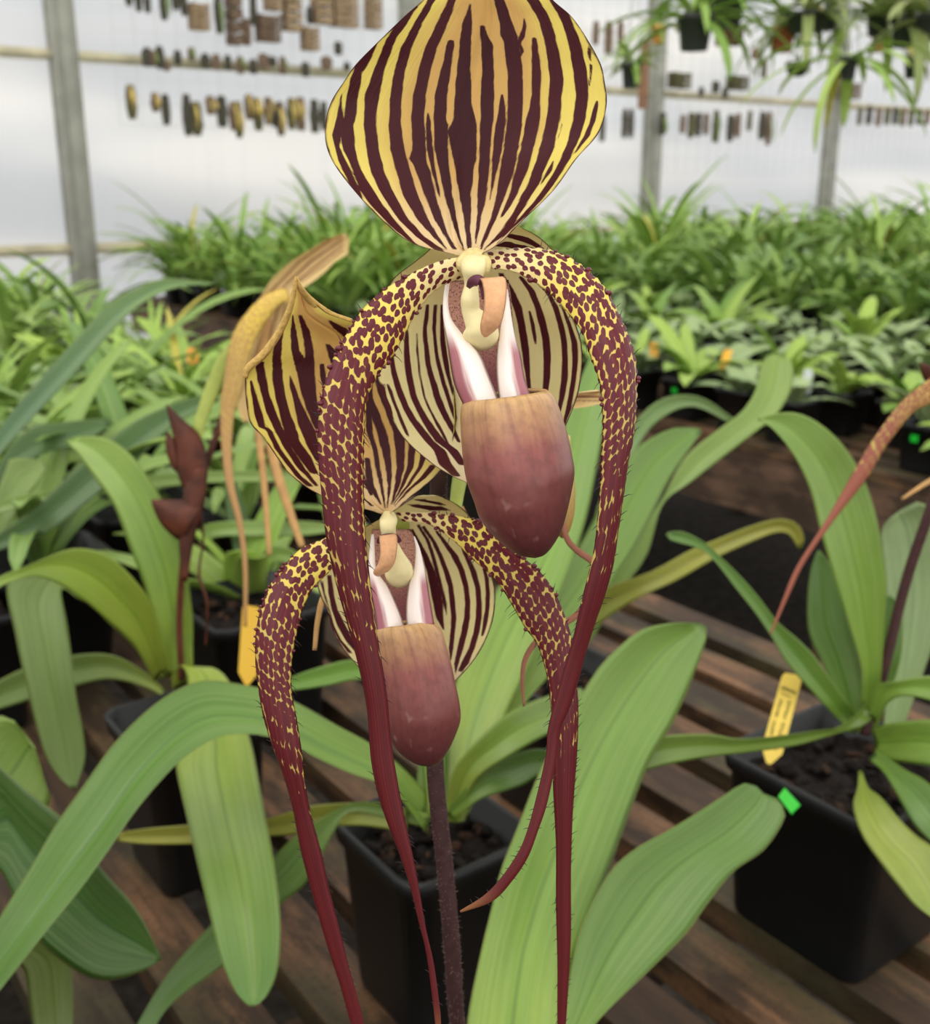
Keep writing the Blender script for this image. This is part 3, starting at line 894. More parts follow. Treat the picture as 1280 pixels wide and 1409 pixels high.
# ------------------------------------------------------------------ shared plant materials
M_POT = solid('black_plastic', (20, 21, 22), 0.45, 0.1, 60.0, 0.4)
M_BARK = solid('bark_mix', (26, 20, 16), 0.9, 0.5, 120.0, 0.2, 0.6)
M_BARKCHIP = solid('bark_chip', (56, 38, 27), 0.85, 0.35, 150.0, 0.2, 0.4)
M_STEM = solid('flower_stem_dark', (62, 40, 40), 0.65, 0.2, 300.0, 0.2)
M_STEMHAIR = solid('stem_hair', (150, 125, 115), 0.7)
M_OVARY = solid('ovary_green', (160, 172, 78), 0.5, 0.1, 100.0)
M_STICKER = solid('green_sticker', (28, 190, 50), 0.4)
M_STICKER_W = solid('sticker_backing', (150, 160, 160), 0.5)
M_TAGY = solid('tag_yellow', (226, 196, 84), 0.5, 0.05, 60.0)
M_INK = solid('pen_ink', (84, 70, 40), 0.7)
M_TAN = sepal_mat('faded_sepal', cream=(236, 208, 150), yellow=(226, 200, 140), tan=(218, 184, 128), dark=(158, 112, 76), trans=0.2)
M_TANPETAL = petal_mat('faded_petal', yellow=(222, 190, 70), cream=(222, 190, 90), dark=(160, 118, 66), dark2=(176, 132, 84), line=(196, 160, 108), more=.10)
M_RIBBON = solid('dried_petal', (190, 148, 96), 0.7, 0.12, 120.0, 0.2)
M_BRACT = solid('dried_bract', (82, 40, 25), 0.55, 0.35, 70.0, 0.3, 0.3)
M_OLDPOUCH = pouch_mat('faded_pouch', top=(196, 176, 90), mid=(176, 150, 76), low=(160, 120, 70))


def pot_mesh(top, bot, h, rim=0.012, mix=0.018, seg=5):
    """square nursery pot with rounded corners and a turned rim; local origin at the base centre"""
    def ring(s, z, r):
        pts = []
        for k, (sx, sy) in enumerate(((1, 1), (-1, 1), (-1, -1), (1, -1))):
            for i in range(seg):
                a = math.pi / 2 * (k + i / (seg - 1))
                pts.append(((s - r) * sx + r * math.cos(a), (s - r) * sy + r * math.sin(a), z))
        return pts
    t, b = top / 2, bot / 2
    prof = [(b * 0.97, 0.0, 0.012), (b, 0.004, 0.012), (t - 0.003, h - rim, 0.014), (t, h - rim, 0.015), (t + 0.0012, h - 0.001, 0.015), (t - 0.0005, h, 0.015),
            (t - 0.003, h - 0.001, 0.013), (t - 0.006, h - mix - 0.01, 0.012)]
    mb = MB()
    vs = []
    for s, z, r in prof: vs += ring(s, z, r)
    k = 4 * seg
    fs = []
    for i in range(len(prof) - 1):
        for j in range(k):
            l = (j + 1) % k
            fs.append((i*k+j, i*k+l, (i+1)*k+l, (i+1)*k+j))
    fs.append(tuple(range(k))[::-1]); fs.append(tuple((len(prof)-1)*k + j for j in range(k)))
    return mb.add(vs, fs)


def mix_mesh(top, h, mix=0.018, chips=60, seed=1):
    rng = random.Random(seed)
    s = top / 2 - 0.007
    mb = MB()
    n = 14
    G, uv = [], []
    for i in range(n + 1):
        G.append([Vector((-s + 2*s*i/n, -s + 2*s*j/n, h - mix + rng.uniform(-.004, .003))) for j in range(n + 1)]); uv.append([(i/n, j/n) for j in range(n + 1)])
    mb.grid(G, uv)
    for _ in range(chips):
        a = rng.uniform(.003, .009)
        M = Matrix.Rotation(rng.uniform(0, 6.3), 3, 'Z') @ Matrix.Rotation(rng.uniform(-.7, .7), 3, 'X')
        mb.blob((rng.uniform(-s*.92, s*.92), rng.uniform(-s*.92, s*.92), h - mix + rng.uniform(0, .006)), (a, a * .6, a * .35), 6, 4, mi=1 if rng.random() < .3 else 0, rot=M)
    return mb


def pot_at(loc, label, group=None, top=0.1, bot=0.078, h=0.12, name='potted_orchid', cat='potted orchid', seed=1, chips=60):
    r = root(name, loc, label, cat, group)
    p = pot_mesh(top, bot, h).build('pot', M_POT, r); p.rotation_euler = (0, 0, ROT_U)
    m = mix_mesh(top, h, chips=chips, seed=seed).build('potting_bark', [M_BARK, M_BARKCHIP], r, smooth=False); m.rotation_euler = (0, 0, ROT_U)
    return r, p


def stem(name, pts, rad, parent, mat=M_STEM, hairs=True, n=80, seed=3):
    rng = random.Random(seed)
    mb = MB()
    P3 = [P(*q) for q in pts]
    mb.tube(P3, rad, 14, n=n)
    if hairs:
        a = catmull([tuple(p) for p in P3], 420)
        r0 = rad if not hasattr(rad, '__len__') else sum(rad) / len(rad)
        for i in range(0, 420):
            for _ in range(3):
                t = Vector(a[min(i + 1, 420)] - a[max(i - 1, 0)]).normalized()
                d = Vector((rng.uniform(-1, 1), rng.uniform(-1, .6), rng.uniform(-.3, .3))); d -= t * d.dot(t)
                if d.length < .1: continue
                d.normalize()
                b = Vector(a[i]) + d * r0 * 0.95
                mb.tube([b, b + d * rng.uniform(.0005, .0011)], [.00006, .00002], 3, mi=1, cap=False)
    return mb.build(name, [mat, M_STEMHAIR], parent, off=wloc(parent))


# ================================================================== the main striped orchid
main_base = P(700, 1590, depth_at(1590, 0.945))
main, main_pot = pot_at((main_base.x, main_base.y - 0.005, BENCH_Z), 'tall orchid in front with two striped maroon and yellow flowers one above the other', top=0.095, h=0.125)
main_stem = stem('flower_stem', [(700, 1605, .425), (655, 1500, .40), (630, 1409, .372), (622, 1300, .352), (612, 1190, .343), (599, 1060, .338), (597, 900, .337), (603, 700, .335), (606, 560, .325), (606, 450, .310)], 0.0027, main)

LT = leaf_mat((186, 206, 76), (140, 176, 80), (128, 164, 82))
LT2 = leaf_mat((158, 186, 68), (112, 150, 64), (98, 140, 58))
leaf('leaf', [(655, 1600), (645, 1500), (643, 1409), (662, 1309), (678, 1244), (690, 1195), (714, 1134), (743, 1061), (775, 1000), (819, 926), (851, 891), (884, 866), (925, 857), (962, 857)],
     [(742, 1600), (775, 1470), (789, 1340), (800, 1296), (835, 1207), (866, 1121), (893, 1051), (929, 989), (956, 926), (972, 880), (973, 862)], [.43, .47, .50, .535, .57, .60, .62], main, LT, n=44, m=14, prof='v', k=[.2, .17, .15, .13, .10], tilt=[.0, .006, .008, .004], thick=.0016)
leaf('leaf', [(690, 1600), (735, 1480), (772, 1409), (795, 1290), (835, 1206), (874, 1168), (917, 1144), (968, 1113), (1003, 1090), (1022, 1078), (1040, 1080)],
     [(740, 1600), (790, 1460), (823, 1405), (890, 1339), (944, 1285), (975, 1242), (1010, 1199), (1049, 1172), (1073, 1140), (1081, 1117), (1068, 1098)], [.43, .47, .50, .52, .54, .56], main, LT2, n=44, m=14, prof='v', k=[.2, .18, .17, .15], thick=.0016)
leaf('leaf', [(690, 1590), (640, 1560), (560, 1540), (480, 1560), (420, 1620)], [(690, 1620), (650, 1600), (580, 1590), (510, 1610), (440, 1650)], [.43, .42, .41, .40], main, LT2, n=20)


def flower(plant, T, which, d0, full=True):
    top = which == 'top'
    if top:
        f = smooth_blob_tube('orchid_flower', [(606, 452, d0+.045, 9), (612, 420, d0+.042, 9), (624, 385, d0+.03, 10), (640, 362, d0+.014, 12), (650, 352, d0+.006, 13)], plant, T, M_OVARY, flat=.6)
        sepal('dorsal_sepal', TOP_DORSAL, TOP_STRIPES, [d0-.012, d0-.006, d0, d0+.003, d0+.002], [-.004, .004, .010, .010, .004], f, M_SEPAL, T, groove=.0008, n=130, m=170)
        sepal('synsepal', TOP_SYN, TOP_SYN_STRIPES, [d0+.012, d0+.018, d0+.025, d0+.026, d0+.022], [.002, .006, .010, .008, .004], f, M_SYN, T, n=120, m=140)
        petal('petal', *TOP_PETAL_L, [d0, d0-.006, d0-.013, d0-.013, d0-.008, d0-.002, d0+.004, d0+.010, d0+.014], f, T, seed=11, tilt=[.001, .002, .001, 0, 0])
        petal('petal', *TOP_PETAL_R, [d0, d0-.006, d0-.012, d0-.012, d0-.008, d0-.002, d0+.002, d0+.004, d0+.008], f, T, seed=12, outer_left=True, tilt=[-.001, -.002, -.001, 0, 0])
        pouch('pouch', *TOP_POUCH, [d0-.002, d0-.003, d0-.004, d0-.003, d0-.002], [.95, 1.0, 1.05, 1.1], f, T)
        small_leafsheet('side_lobe', *TOP_LOBE_L, [d0+.004, d0+.002, d0-.001, d0-.003, d0-.004], f, T, M_LOBE, k=[.3, .45, .45, .35])
        o = small_leafsheet('side_lobe', *TOP_LOBE_R, [d0+.003, d0+.001, d0-.001, d0-.003, d0-.004], f, T, M_LOBE_R, k=[.3, .45, .45, .35])
        small_leafsheet('pouch_throat', *TOP_INNER, [d0+.009, d0+.010, d0+.010, d0+.008], f, T, M_INNER, k=-.12)
        smooth_blob_tube('column', [(652, 346, d0+.001, 8), (652, 358, d0-.003, 17), (651, 374, d0-.004, 16), (649, 392, d0-.003, 10), (647, 412, d0-.003, 13), (649, 430, d0-.002, 13), (659, 446, d0-.002, 21), (662, 462, d0-.001, 25), (662, 477, d0+.001, 17), (662, 483, d0+.002, 4)], f, T, M_COLUMN, flat=.8)
        smooth_blob_tube('column_hair', [(644, 396, d0-.006, 3), (650, 388, d0-.008, 7), (659, 386, d0-.009, 8), (664, 392, d0-.008, 5), (665, 412, d0-.0075, 2)], f, T, M_PURPLE, flat=.5)
        small_leafsheet('staminode', *TOP_STAM, [d0-.010, d0-.0125, d0-.012, d0-.009], f, T, M_STAM, k=[.2, .3, .3, .1], thick=.0015)
        smooth_blob_tube('column_cap', [(652, 341, d0, 6), (652, 348, d0-.001, 17), (652, 358, d0-.002, 24), (652, 370, d0-.002, 23), (651, 380, d0-.001, 15), (650, 386, d0, 6)], f, T, M_CAP, flat=.35)
    else:
        f = smooth_blob_tube('orchid_flower', [(597, 800, d0+.038, 8), (590, 765, d0+.032, 9), (570, 735, d0+.020, 10), (545, 718, d0+.010, 11), (534, 710, d0+.005, 11)], plant, T, M_OVARY, flat=.6)
        sepal('dorsal_sepal', LOW_DORSAL, LOW_STRIPES, [d0-.010, d0-.006, d0-.001, d0+.002, d0+.001, d0+.001], [.000, .002, .012, .012, .006], f, M_SEPAL, T, groove=.0004, n=130, m=150,
              margin=[([(337, 520, d0-.011), (342, 506, d0-.011), (363, 487, d0-.010), (383, 459, d0-.010), (397, 430, d0-.012), (405, 400, d0-.014), (407, 382, d0-.015)], [.0007, .0010, .0011, .0010, .0009, .0007, .0003]),
                      ([(484, 443, d0-.006), (454, 433, d0-.006), (427, 413, d0-.009), (413, 396, d0-.013), (407, 382, d0-.015)], [.0009, .0011, .0010, .0008, .0003])])
        sepal('synsepal', LOW_SYN, LOW_SYN_STRIPES, [d0+.010, d0+.016, d0+.020, d0+.020, d0+.016], [.002, .006, .009, .007, .004], f, M_SYN, T, n=110, m=130)
        petal('petal', *LOW_PETAL_L, [d0, d0-.006, d0-.012, d0-.012, d0-.006, d0, d0+.006, d0+.012], f, T, seed=13)
        petal('petal', *LOW_PETAL_R, [d0, d0-.005, d0-.010, d0-.010, d0-.006, d0, d0+.006, d0+.012], f, T, seed=14)
        pouch('pouch', *LOW_POUCH, [d0-.002, d0-.003, d0-.004, d0-.003, d0-.002], [.95, 1.0, 1.05, 1.1], f, T)
        small_leafsheet('side_lobe', *LOW_LOBE_L, [d0+.004, d0+.002, d0-.001, d0-.003, d0-.004], f, T, M_LOBE, k=[.3, .45, .45, .35])
        small_leafsheet('side_lobe', *LOW_LOBE_R, [d0+.003, d0+.001, d0-.001, d0-.003, d0-.004], f, T, M_LOBE_R, k=[.3, .45, .45, .35])
        small_leafsheet('pouch_throat', *LOW_INNER, [d0+.008, d0+.009, d0+.009, d0+.007], f, T, M_INNER, k=-.12)
        smooth_blob_tube('column', [(535, 703, d0, 6), (535, 714, d0-.003, 12), (534, 726, d0-.004, 11), (538, 745, d0-.003, 9), (545, 762, d0-.003, 10), (549, 780, d0-.002, 18), (549, 792, d0-.001, 19), (549, 804, d0+.001, 13), (549, 809, d0+.002, 3)], f, T, M_COLUMN, flat=.8)
        smooth_blob_tube('column_hair', [(520, 748, d0-.003, 2), (524, 741, d0-.005, 4), (534, 738, d0-.006, 4), (545, 739, d0-.005, 4), (551, 746, d0-.003, 3)], f, T, M_PURPLE, flat=.5)
        small_leafsheet('staminode', *LOW_STAM, [d0-.008, d0-.0105, d0-.010, d0-.007], f, T, M_STAM, k=[.2, .3, .3, .1], thick=.0015)
    return f


def mirror_lobe():
    m = M_LOBE.copy(); m.name = 'lobe_white_mirrored'
    for n in m.node_tree.nodes:
        if n.type == 'UVMAP':
            mp = m.node_tree.nodes.new('ShaderNodeMapping'); mp.inputs['Scale'].default_value = (-1, 1, 1); mp.inputs['Location'].default_value = (1, 0, 0)
            for l in list(n.outputs[0].links):
                s = l.to_socket; m.node_tree.links.remove(l); m.node_tree.links.new(mp.outputs[0], s)
            m.node_tree.links.new(n.outputs[0], mp.inputs[0])
    return m
M_LOBE_R = mirror_lobe()

flower(main, P, 'top', .262)
flower(main, P, 'low', .298)

# the faded flower behind, turned away
oldf = smooth_blob_tube('orchid_flower', [(612, 800, .318, 6), (622, 740, .322, 8), (628, 690, .326, 9), (636, 650, .330, 11), (660, 605, .336, 12), (705, 575, .340, 12), (745, 578, .340, 10), (762, 606, .338, 8)], main, P, M_OVARY)
oldf['label'] = 'faded tan flower facing away behind the big pouch'
sepal('dorsal_sepal', [(538, 826, 831), (541, 790, 832), (546, 750, 833), (551, 720, 832), (556, 720, 826), (561, 725, 800), (566, 730, 750)], [S(0, 0, 1, (545, 780, 826), (546.5, 780, 830)), S(0, 0, 1, (551.5, 760, 828), (553, 760, 826))], [.338, .338, .340], .002, oldf, M_TAN, P, n=20, m=40, edge=0)
pouch('pouch', [(738, 600), (740, 640), (748, 680), (756, 712), (766, 735), (772, 741)], [(784, 600), (787, 640), (791, 672), (790, 705), (784, 730), (776, 741)], [.338, .338, .338], [.9, 1.0], oldf, P, M_OLDPOUCH, n=20, seg=24)
def ribbon(name, pts, wd, parent, mat=M_RIBBON, n=60, k=.15):
    """narrow petal along a pixel centreline (x, y, depth) with pixel widths"""
    a = catmull([tuple(p) for p in pts], n)
    G, uv = [], []
    for i in range(n + 1):
        w = ease(wd, i / n) / 2
        x0, y0 = a[max(i-1, 0)][:2]; x1, y1 = a[min(i+1, n)][:2]
        l = math.hypot(x1-x0, y1-y0) or 1
        nx, ny = -(y1-y0)/l, (x1-x0)/l
        x, y, d = a[i]
        A = P(x - nx*w, y - ny*w, d); B = P(x + nx*w, y + ny*w, d)
        c = (A + B) / 2
        nn = (CAM - c).normalized()
        G.append([A.lerp(B, j/6) + nn * k * (A-B).length * (1-(j/3-1)**2) for j in range(7)]); uv.append([(j/6, i/n) for j in range(7)])
    return MB().grid(G, uv, .0006, away=CAM).build(name, mat, parent, off=wloc(parent))
M_RIBPINK = solid('dried_petal_pink', (150, 98, 80), 0.7, 0.15, 120.0, 0.2)
ribbon('petal', [(745, 600, .336), (768, 690, .334), (779, 738, .333), (795, 758, .333), (816, 774, .332), (822, 800, .332), (795, 845, .332), (750, 872, .332), (726, 900, .332), (719, 930, .332), (721, 972, .332)], [12, 9, 6, 8, 9, 9, 9, 9, 8, 6, 3], oldf, M_RIBPINK)
ribbon('petal', [(640, 700, .345), (590, 725, .345), (540, 750, .345), (488, 790, .342), (450, 815, .336), (438, 850, .335), (433, 895, .335)], [12, 12, 12, 11, 10, 8, 6], oldf, M_RIBBON)

# ================================================================== centre pot behind the stem
fc = on_plane(565, 1227, 0.92)
ctr = fc + (U + V) * 0.0475
centre, centre_pot = pot_at((ctr.x, ctr.y, BENCH_Z), 'black square pot of strap leaves directly behind the dark flower stem', top=0.095, bot=0.076, seed=5, chips=90)
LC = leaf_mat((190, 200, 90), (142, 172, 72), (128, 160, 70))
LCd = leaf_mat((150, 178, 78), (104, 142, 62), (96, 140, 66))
LY = leaf_mat((176, 186, 84), (196, 190, 84), (206, 196, 92), rib=(170, 160, 70))
LGR = leaf_mat((156, 188, 84), (104, 146, 62), (92, 136, 58))
qb = on_plane(768, 918, 0.92)
behind, _ = pot_at((qb.x, qb.y, BENCH_Z), 'black pot mostly hidden behind the tallest bright leaf in front', top=.095, bot=.076, seed=9, chips=90)
leaf('leaf', [(600, 1105), (556, 1058), (515, 1026), (462, 997), (413, 969), (370, 950), (323, 940), (280, 936), (242, 950), (203, 977), (156, 1024), (117, 1078), (78, 1133), (39, 1199), (0, 1261), (-40, 1330)],
     [(590, 1150), (540, 1088), (480, 1063), (440, 1045), (413, 1031), (370, 1014), (335, 1010), (296, 1016), (253, 1043), (218, 1078), (183, 1121), (148, 1172), (109, 1226), (58, 1289), (0, 1363), (-30, 1400)], [.66, .63, .60, .575, .55, .53, .51, .50], centre, LGR, n=60, m=16, prof='v', k=.2, tilt=[-.01, -.012, -.012, -.004])
leaf('leaf', [(590, 1120), (527, 1106), (487, 1104), (434, 1130), (406, 1150), (377, 1178), (330, 1232), (288, 1275), (234, 1335), (191, 1405), (170, 1450)],
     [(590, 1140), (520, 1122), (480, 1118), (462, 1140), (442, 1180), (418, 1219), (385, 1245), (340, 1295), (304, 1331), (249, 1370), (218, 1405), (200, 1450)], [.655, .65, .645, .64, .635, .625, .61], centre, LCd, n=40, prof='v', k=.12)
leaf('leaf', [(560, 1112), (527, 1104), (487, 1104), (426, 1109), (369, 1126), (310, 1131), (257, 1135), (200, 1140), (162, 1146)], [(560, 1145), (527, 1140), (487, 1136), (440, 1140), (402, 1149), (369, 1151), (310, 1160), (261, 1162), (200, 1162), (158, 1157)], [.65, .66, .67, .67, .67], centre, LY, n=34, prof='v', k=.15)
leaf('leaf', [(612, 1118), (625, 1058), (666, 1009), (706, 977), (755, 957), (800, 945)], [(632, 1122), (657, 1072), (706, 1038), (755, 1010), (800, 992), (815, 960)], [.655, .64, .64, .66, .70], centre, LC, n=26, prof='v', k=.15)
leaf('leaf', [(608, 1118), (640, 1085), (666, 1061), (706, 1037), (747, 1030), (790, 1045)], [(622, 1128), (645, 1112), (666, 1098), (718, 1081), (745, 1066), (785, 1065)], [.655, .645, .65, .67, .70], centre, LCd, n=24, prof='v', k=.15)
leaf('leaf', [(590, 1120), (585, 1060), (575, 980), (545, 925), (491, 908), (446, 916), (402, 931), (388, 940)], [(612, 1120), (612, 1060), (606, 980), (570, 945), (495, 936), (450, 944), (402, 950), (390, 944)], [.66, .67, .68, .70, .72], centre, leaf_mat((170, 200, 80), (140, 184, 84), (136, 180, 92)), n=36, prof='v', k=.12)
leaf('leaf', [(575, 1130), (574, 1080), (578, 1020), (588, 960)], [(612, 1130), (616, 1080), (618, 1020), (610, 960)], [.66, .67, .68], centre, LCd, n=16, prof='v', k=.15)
leaf('leaf', [(610, 1130), (612, 1010), (640, 900), (690, 800), (735, 720), (762, 640), (785, 560), (812, 490), (825, 470)], [(640, 1125), (690, 1000), (735, 900), (778, 800), (805, 720), (822, 640), (836, 560), (845, 500), (838, 470)], [.66, .69, .73, .78, .82, .86], centre, leaf_mat((182, 196, 74), (142, 178, 80), (126, 166, 84)), n=40, m=12, prof='v', k=.06)
leaf('leaf', [(612, 1130), (640, 1010), (700, 880), (790, 760), (840, 670), (875, 619), (894, 604), (927, 589), (962, 589)], [(640, 1130), (700, 1000), (780, 900), (849, 790), (871, 757), (897, 709), (924, 656), (957, 607), (967, 594)], [.66, .70, .75, .80, .84, .87], centre, leaf_mat((176, 192, 70), (136, 172, 74), (118, 158, 78)), n=40, m=12, prof='v', k=.10)
leaf('leaf', [(772, 900), (790, 870), (820, 815), (860, 760), (909, 690), (942, 630), (987, 592), (1021, 566), (1040, 536), (1046, 505), (1056, 489), (1066, 485)], [(790, 905), (815, 880), (850, 820), (890, 765), (912, 694), (950, 664), (999, 626), (1047, 589), (1070, 570), (1089, 536), (1092, 503), (1080, 490)], [.92, .92, .93, .94, .95, .97], behind, leaf_mat((150, 176, 90), (150, 180, 96), (156, 184, 92)), n=40, m=12, prof='v', k=.08)
leaf('leaf', [(770, 890), (790, 845), (825, 812), (894, 787), (950, 757), (987, 742), (1032, 724), (1070, 714), (1096, 720), (1107, 739), (1103, 754)], [(785, 905), (800, 880), (825, 858), (875, 825), (931, 799), (980, 771), (1025, 750), (1062, 735), (1080, 733), (1090, 740), (1100, 757)], [.91, .89, .88, .89, .92, .95], behind, LY, n=40, prof='v', k=.12)
leaf('leaf', [(770, 900), (790, 820), (825, 690), (862, 600), (905, 552), (960, 545), (1014, 578)], [(782, 900), (805, 830), (842, 700), (880, 612), (912, 575), (955, 560), (1008, 584)], [.92, .95, .98, 1.0, 1.05], behind, leaf_mat((130, 160, 90), (136, 170, 110), (140, 170, 112)), n=40, prof='v', k=.12)

# ================================================================== left pot
fl = on_plane(230, 1240, BENCH_Z + .001)
cl = fl + (U + V) * 0.040
left, left_pot = pot_at((cl.x, cl.y, BENCH_Z), 'black square pot at left with bright arching leaves and a faded drooping flower', top=0.096, bot=0.08, seed=6)
LL = leaf_mat((196, 214, 92), (150, 186, 84), (170, 200, 104))
LLy = leaf_mat((206, 216, 84), (180, 204, 88), (150, 176, 86))
LLh = leaf_mat((200, 214, 88), (142, 168, 78), (96, 148, 70))
LLd = leaf_mat((186, 200, 90), (120, 146, 70), (120, 146, 82), rough=.45)
leaf('leaf', [(218, 935), (214, 870), (205, 830), (197, 802), (177, 750), (157, 697), (128, 655), (105, 622), (87, 606)], [(262, 930), (266, 868), (262, 820), (252, 760), (230, 700), (203, 655), (177, 622), (144, 602), (105, 601)], [.845, .83, .82, .82, .83], left, LL, n=34, prof='v', k=.12)
leaf('leaf', [(240, 940), (238, 880), (240, 845), (248, 790)], [(266, 930), (265, 870), (262, 820), (258, 785)], [.84, .835, .83], left, LL, n=16, prof='v', k=.15)
leaf('leaf', [(232, 925), (210, 835), (184, 796), (157, 770), (131, 757), (98, 755), (66, 766), (33, 780), (0, 793), (-45, 822)],
     [(212, 938), (184, 888), (148, 855), (125, 834), (108, 822), (82, 804), (49, 793), (20, 800), (0, 808), (-35, 836)], [.845, .80, .76, .73, .71, .70], left, LLy, n=44, m=14, prof='v', k=[.12, .12, .1, .05])
leaf('leaf', [(228, 925), (200, 862), (170, 812), (130, 784), (85, 776), (45, 778), (16, 792), (9, 815), (20, 868), (33, 930), (58, 1027), (78, 1066), (99, 1086)],
     [(216, 938), (186, 892), (152, 860), (126, 834), (104, 822), (92, 812), (84, 812), (86, 826), (94, 868), (105, 957), (115, 1010), (117, 1047), (104, 1086)], [.86, .83, .80, .78, .77, .77, .77], left, LLd, n=60, m=14, prof='v', k=[.12, .1, .05, .08, .1])
leaf('leaf', [(238, 950), (236, 930), (248, 915), (258, 935), (255, 985), (247, 1030), (242, 1055), (257, 1125), (273, 1195), (288, 1257), (304, 1320), (323, 1363), (342, 1384)],
     [(262, 940), (280, 918), (305, 925), (325, 955), (336, 990), (343, 1012), (350, 1040), (366, 1125), (378, 1191), (386, 1269), (382, 1335), (366, 1372), (350, 1384)], [.845, .80, .69, .615, .58, .56, .55], left, LLh, n=54, m=14, prof='v', k=[.0, .08, .16, .18])
leaf('leaf', [(225, 950), (200, 925), (150, 900), (80, 905), (20, 925), (-40, 960)], [(232, 965), (205, 948), (150, 935), (85, 950), (20, 970), (-30, 985)], [.85, .86, .87, .88, .89], left, LLd, n=24, prof='v', k=.15)
# flower stem, bracts and the faded flower seen from the side
sl = stem('flower_stem', [(250, 935, .835), (247, 845, .825), (255, 750, .812), (268, 690, .805), (287, 630, .80), (305, 578, .80), (318, 530, .80)], 0.0026, left, M_BRACT, hairs=False)
for Lb, Rb, dd in (([(262, 690), (245, 655), (240, 610), (232, 575), (228, 556)], [(282, 690), (286, 640), (276, 600), (252, 577), (232, 558)], .797),
                   ([(262, 650), (240, 648), (228, 618), (229, 596)], [(262, 640), (250, 630), (243, 610), (232, 594)], .799),
                   ([(252, 745), (240, 740), (222, 722), (211, 700), (208, 689)], [(282, 690), (270, 684), (245, 687), (225, 687), (210, 687)], .796),
                   ([(250, 800), (246, 740), (250, 690), (262, 640)], [(258, 800), (268, 740), (282, 690), (284, 640)], .798)):
    b = leaf('bract', Lb, Rb, [dd, dd - .004, dd - .006], left, M_BRACT, n=16, m=8, prof='c', k=.25)
fl_ = smooth_blob_tube('orchid_flower', [(270, 615, .797, 7), (276, 580, .796, 8), (290, 540, .795, 10), (302, 510, .793, 10), (318, 480, .79, 9)], left, P, M_OVARY)
fl_['label'] = 'faded tan flower seen from the side on a green ovary'
TS = lambda *r: S(0, 0, 1, *r)
sepal('dorsal_sepal', [(322, 468, 477), (330, 448, 481), (340, 432, 480), (350, 415, 478), (360, 400, 462), (372, 386, 450), (384, 374, 436), (396, 366, 418), (408, 358, 402), (420, 350, 396)],
      [TS((330, 470, 473), (360, 425, 430), (395, 388, 392)), TS((338, 470, 473), (362, 438, 443), (395, 397, 400)), TS((345, 470, 473), (368, 440, 444), (392, 405, 408)), TS((330, 452, 456), (360, 410, 414), (400, 372, 376))], [.775, .78, .785], .006, fl_, M_TAN, P, n=50, m=50, edge=0)
sepal('synsepal', [(418, 366, 398), (440, 350, 396), (460, 346, 392), (480, 340, 388), (500, 332, 372), (520, 326, 362), (545, 324, 352), (565, 328, 346), (582, 336, 342)],
      [TS((420, 372, 375), (460, 358, 361), (520, 340, 343)), TS((420, 382, 385), (460, 372, 375), (530, 346, 349)), TS((420, 392, 394), (470, 382, 385), (500, 366, 368))], [.79, .79, .785], .004, fl_, M_TAN, P, n=40, m=40, edge=0)
petal('petal', [(394, 396), (372, 402), (348, 420), (325, 450), (314, 480), (308, 520), (303, 560), (305, 620), (312, 670), (326, 722), (334, 780), (335, 862)], [(400, 414), (384, 420), (368, 440), (352, 468), (342, 500), (333, 540), (323, 570), (319, 620), (323, 670), (334, 718), (341, 780), (340, 862)], [.78, .772, .77, .77, .775, .78], fl_, P, mat=M_TANPETAL, hair=.2, n=120, m=12, seed=21, warts=(2, 3))
ribbon('petal', [(368, 440, .79), (356, 520, .79), (356, 594, .79), (363, 660, .79), (371, 765, .79)], [14, 13, 11, 9, 6], fl_, M_RIBBON)
ribbon('sepal_tail', [(365, 540, .792), (375, 625, .792), (394, 690, .792), (416, 753, .792)], [16, 15, 13, 9], fl_, M_RIBBON)
ribbon('root', [(275, 705, .81), (280, 740, .81), (274, 790, .81), (285, 830, .81), (283, 888, .82)], [4, 3, 4, 3, 3], left, M_BRACT)

# ================================================================== right pot
fr = on_plane(1172, 1362, BENCH_Z + .001)
cr = fr + (U + V) * 0.052
right, right_pot = pot_at((cr.x, cr.y, BENCH_Z), 'big black pot at right with arching green leaves and a green sticker', top=0.125, bot=0.104, h=0.128, seed=8, chips=90)
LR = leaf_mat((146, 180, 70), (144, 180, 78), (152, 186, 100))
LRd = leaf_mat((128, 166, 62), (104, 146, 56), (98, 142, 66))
LRg = leaf_mat((140, 166, 110), (150, 172, 130), (160, 180, 140), rough=.5)
LRy = leaf_mat((140, 160, 60), (168, 178, 70), (150, 172, 76))
leaf('leaf', [(1180, 1010), (1186, 930), (1171, 870), (1149, 799), (1130, 735), (1115, 675), (1092, 626), (1062, 589), (1042, 578)], [(1208, 1010), (1215, 900), (1220, 810), (1216, 765), (1205, 705), (1186, 652), (1156, 607), (1119, 577), (1085, 567), (1044, 575)], [.73, .70, .68, .67, .66], right, LR, n=44, m=14, prof='v', k=[.2, .16, .14, .14])
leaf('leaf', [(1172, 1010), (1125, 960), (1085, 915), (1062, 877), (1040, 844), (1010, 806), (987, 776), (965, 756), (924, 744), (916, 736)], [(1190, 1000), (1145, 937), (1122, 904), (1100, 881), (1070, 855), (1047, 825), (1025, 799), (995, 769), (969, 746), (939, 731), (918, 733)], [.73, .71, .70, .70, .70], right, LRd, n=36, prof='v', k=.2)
leaf('leaf', [(1170, 1010), (1140, 930), (1115, 877), (1111, 836), (1115, 787), (1125, 757)], [(1195, 1000), (1180, 900), (1165, 850), (1155, 810), (1142, 775), (1128, 757)], [.735, .74, .74, .74], right, LRd, n=24, prof='v', k=.15)
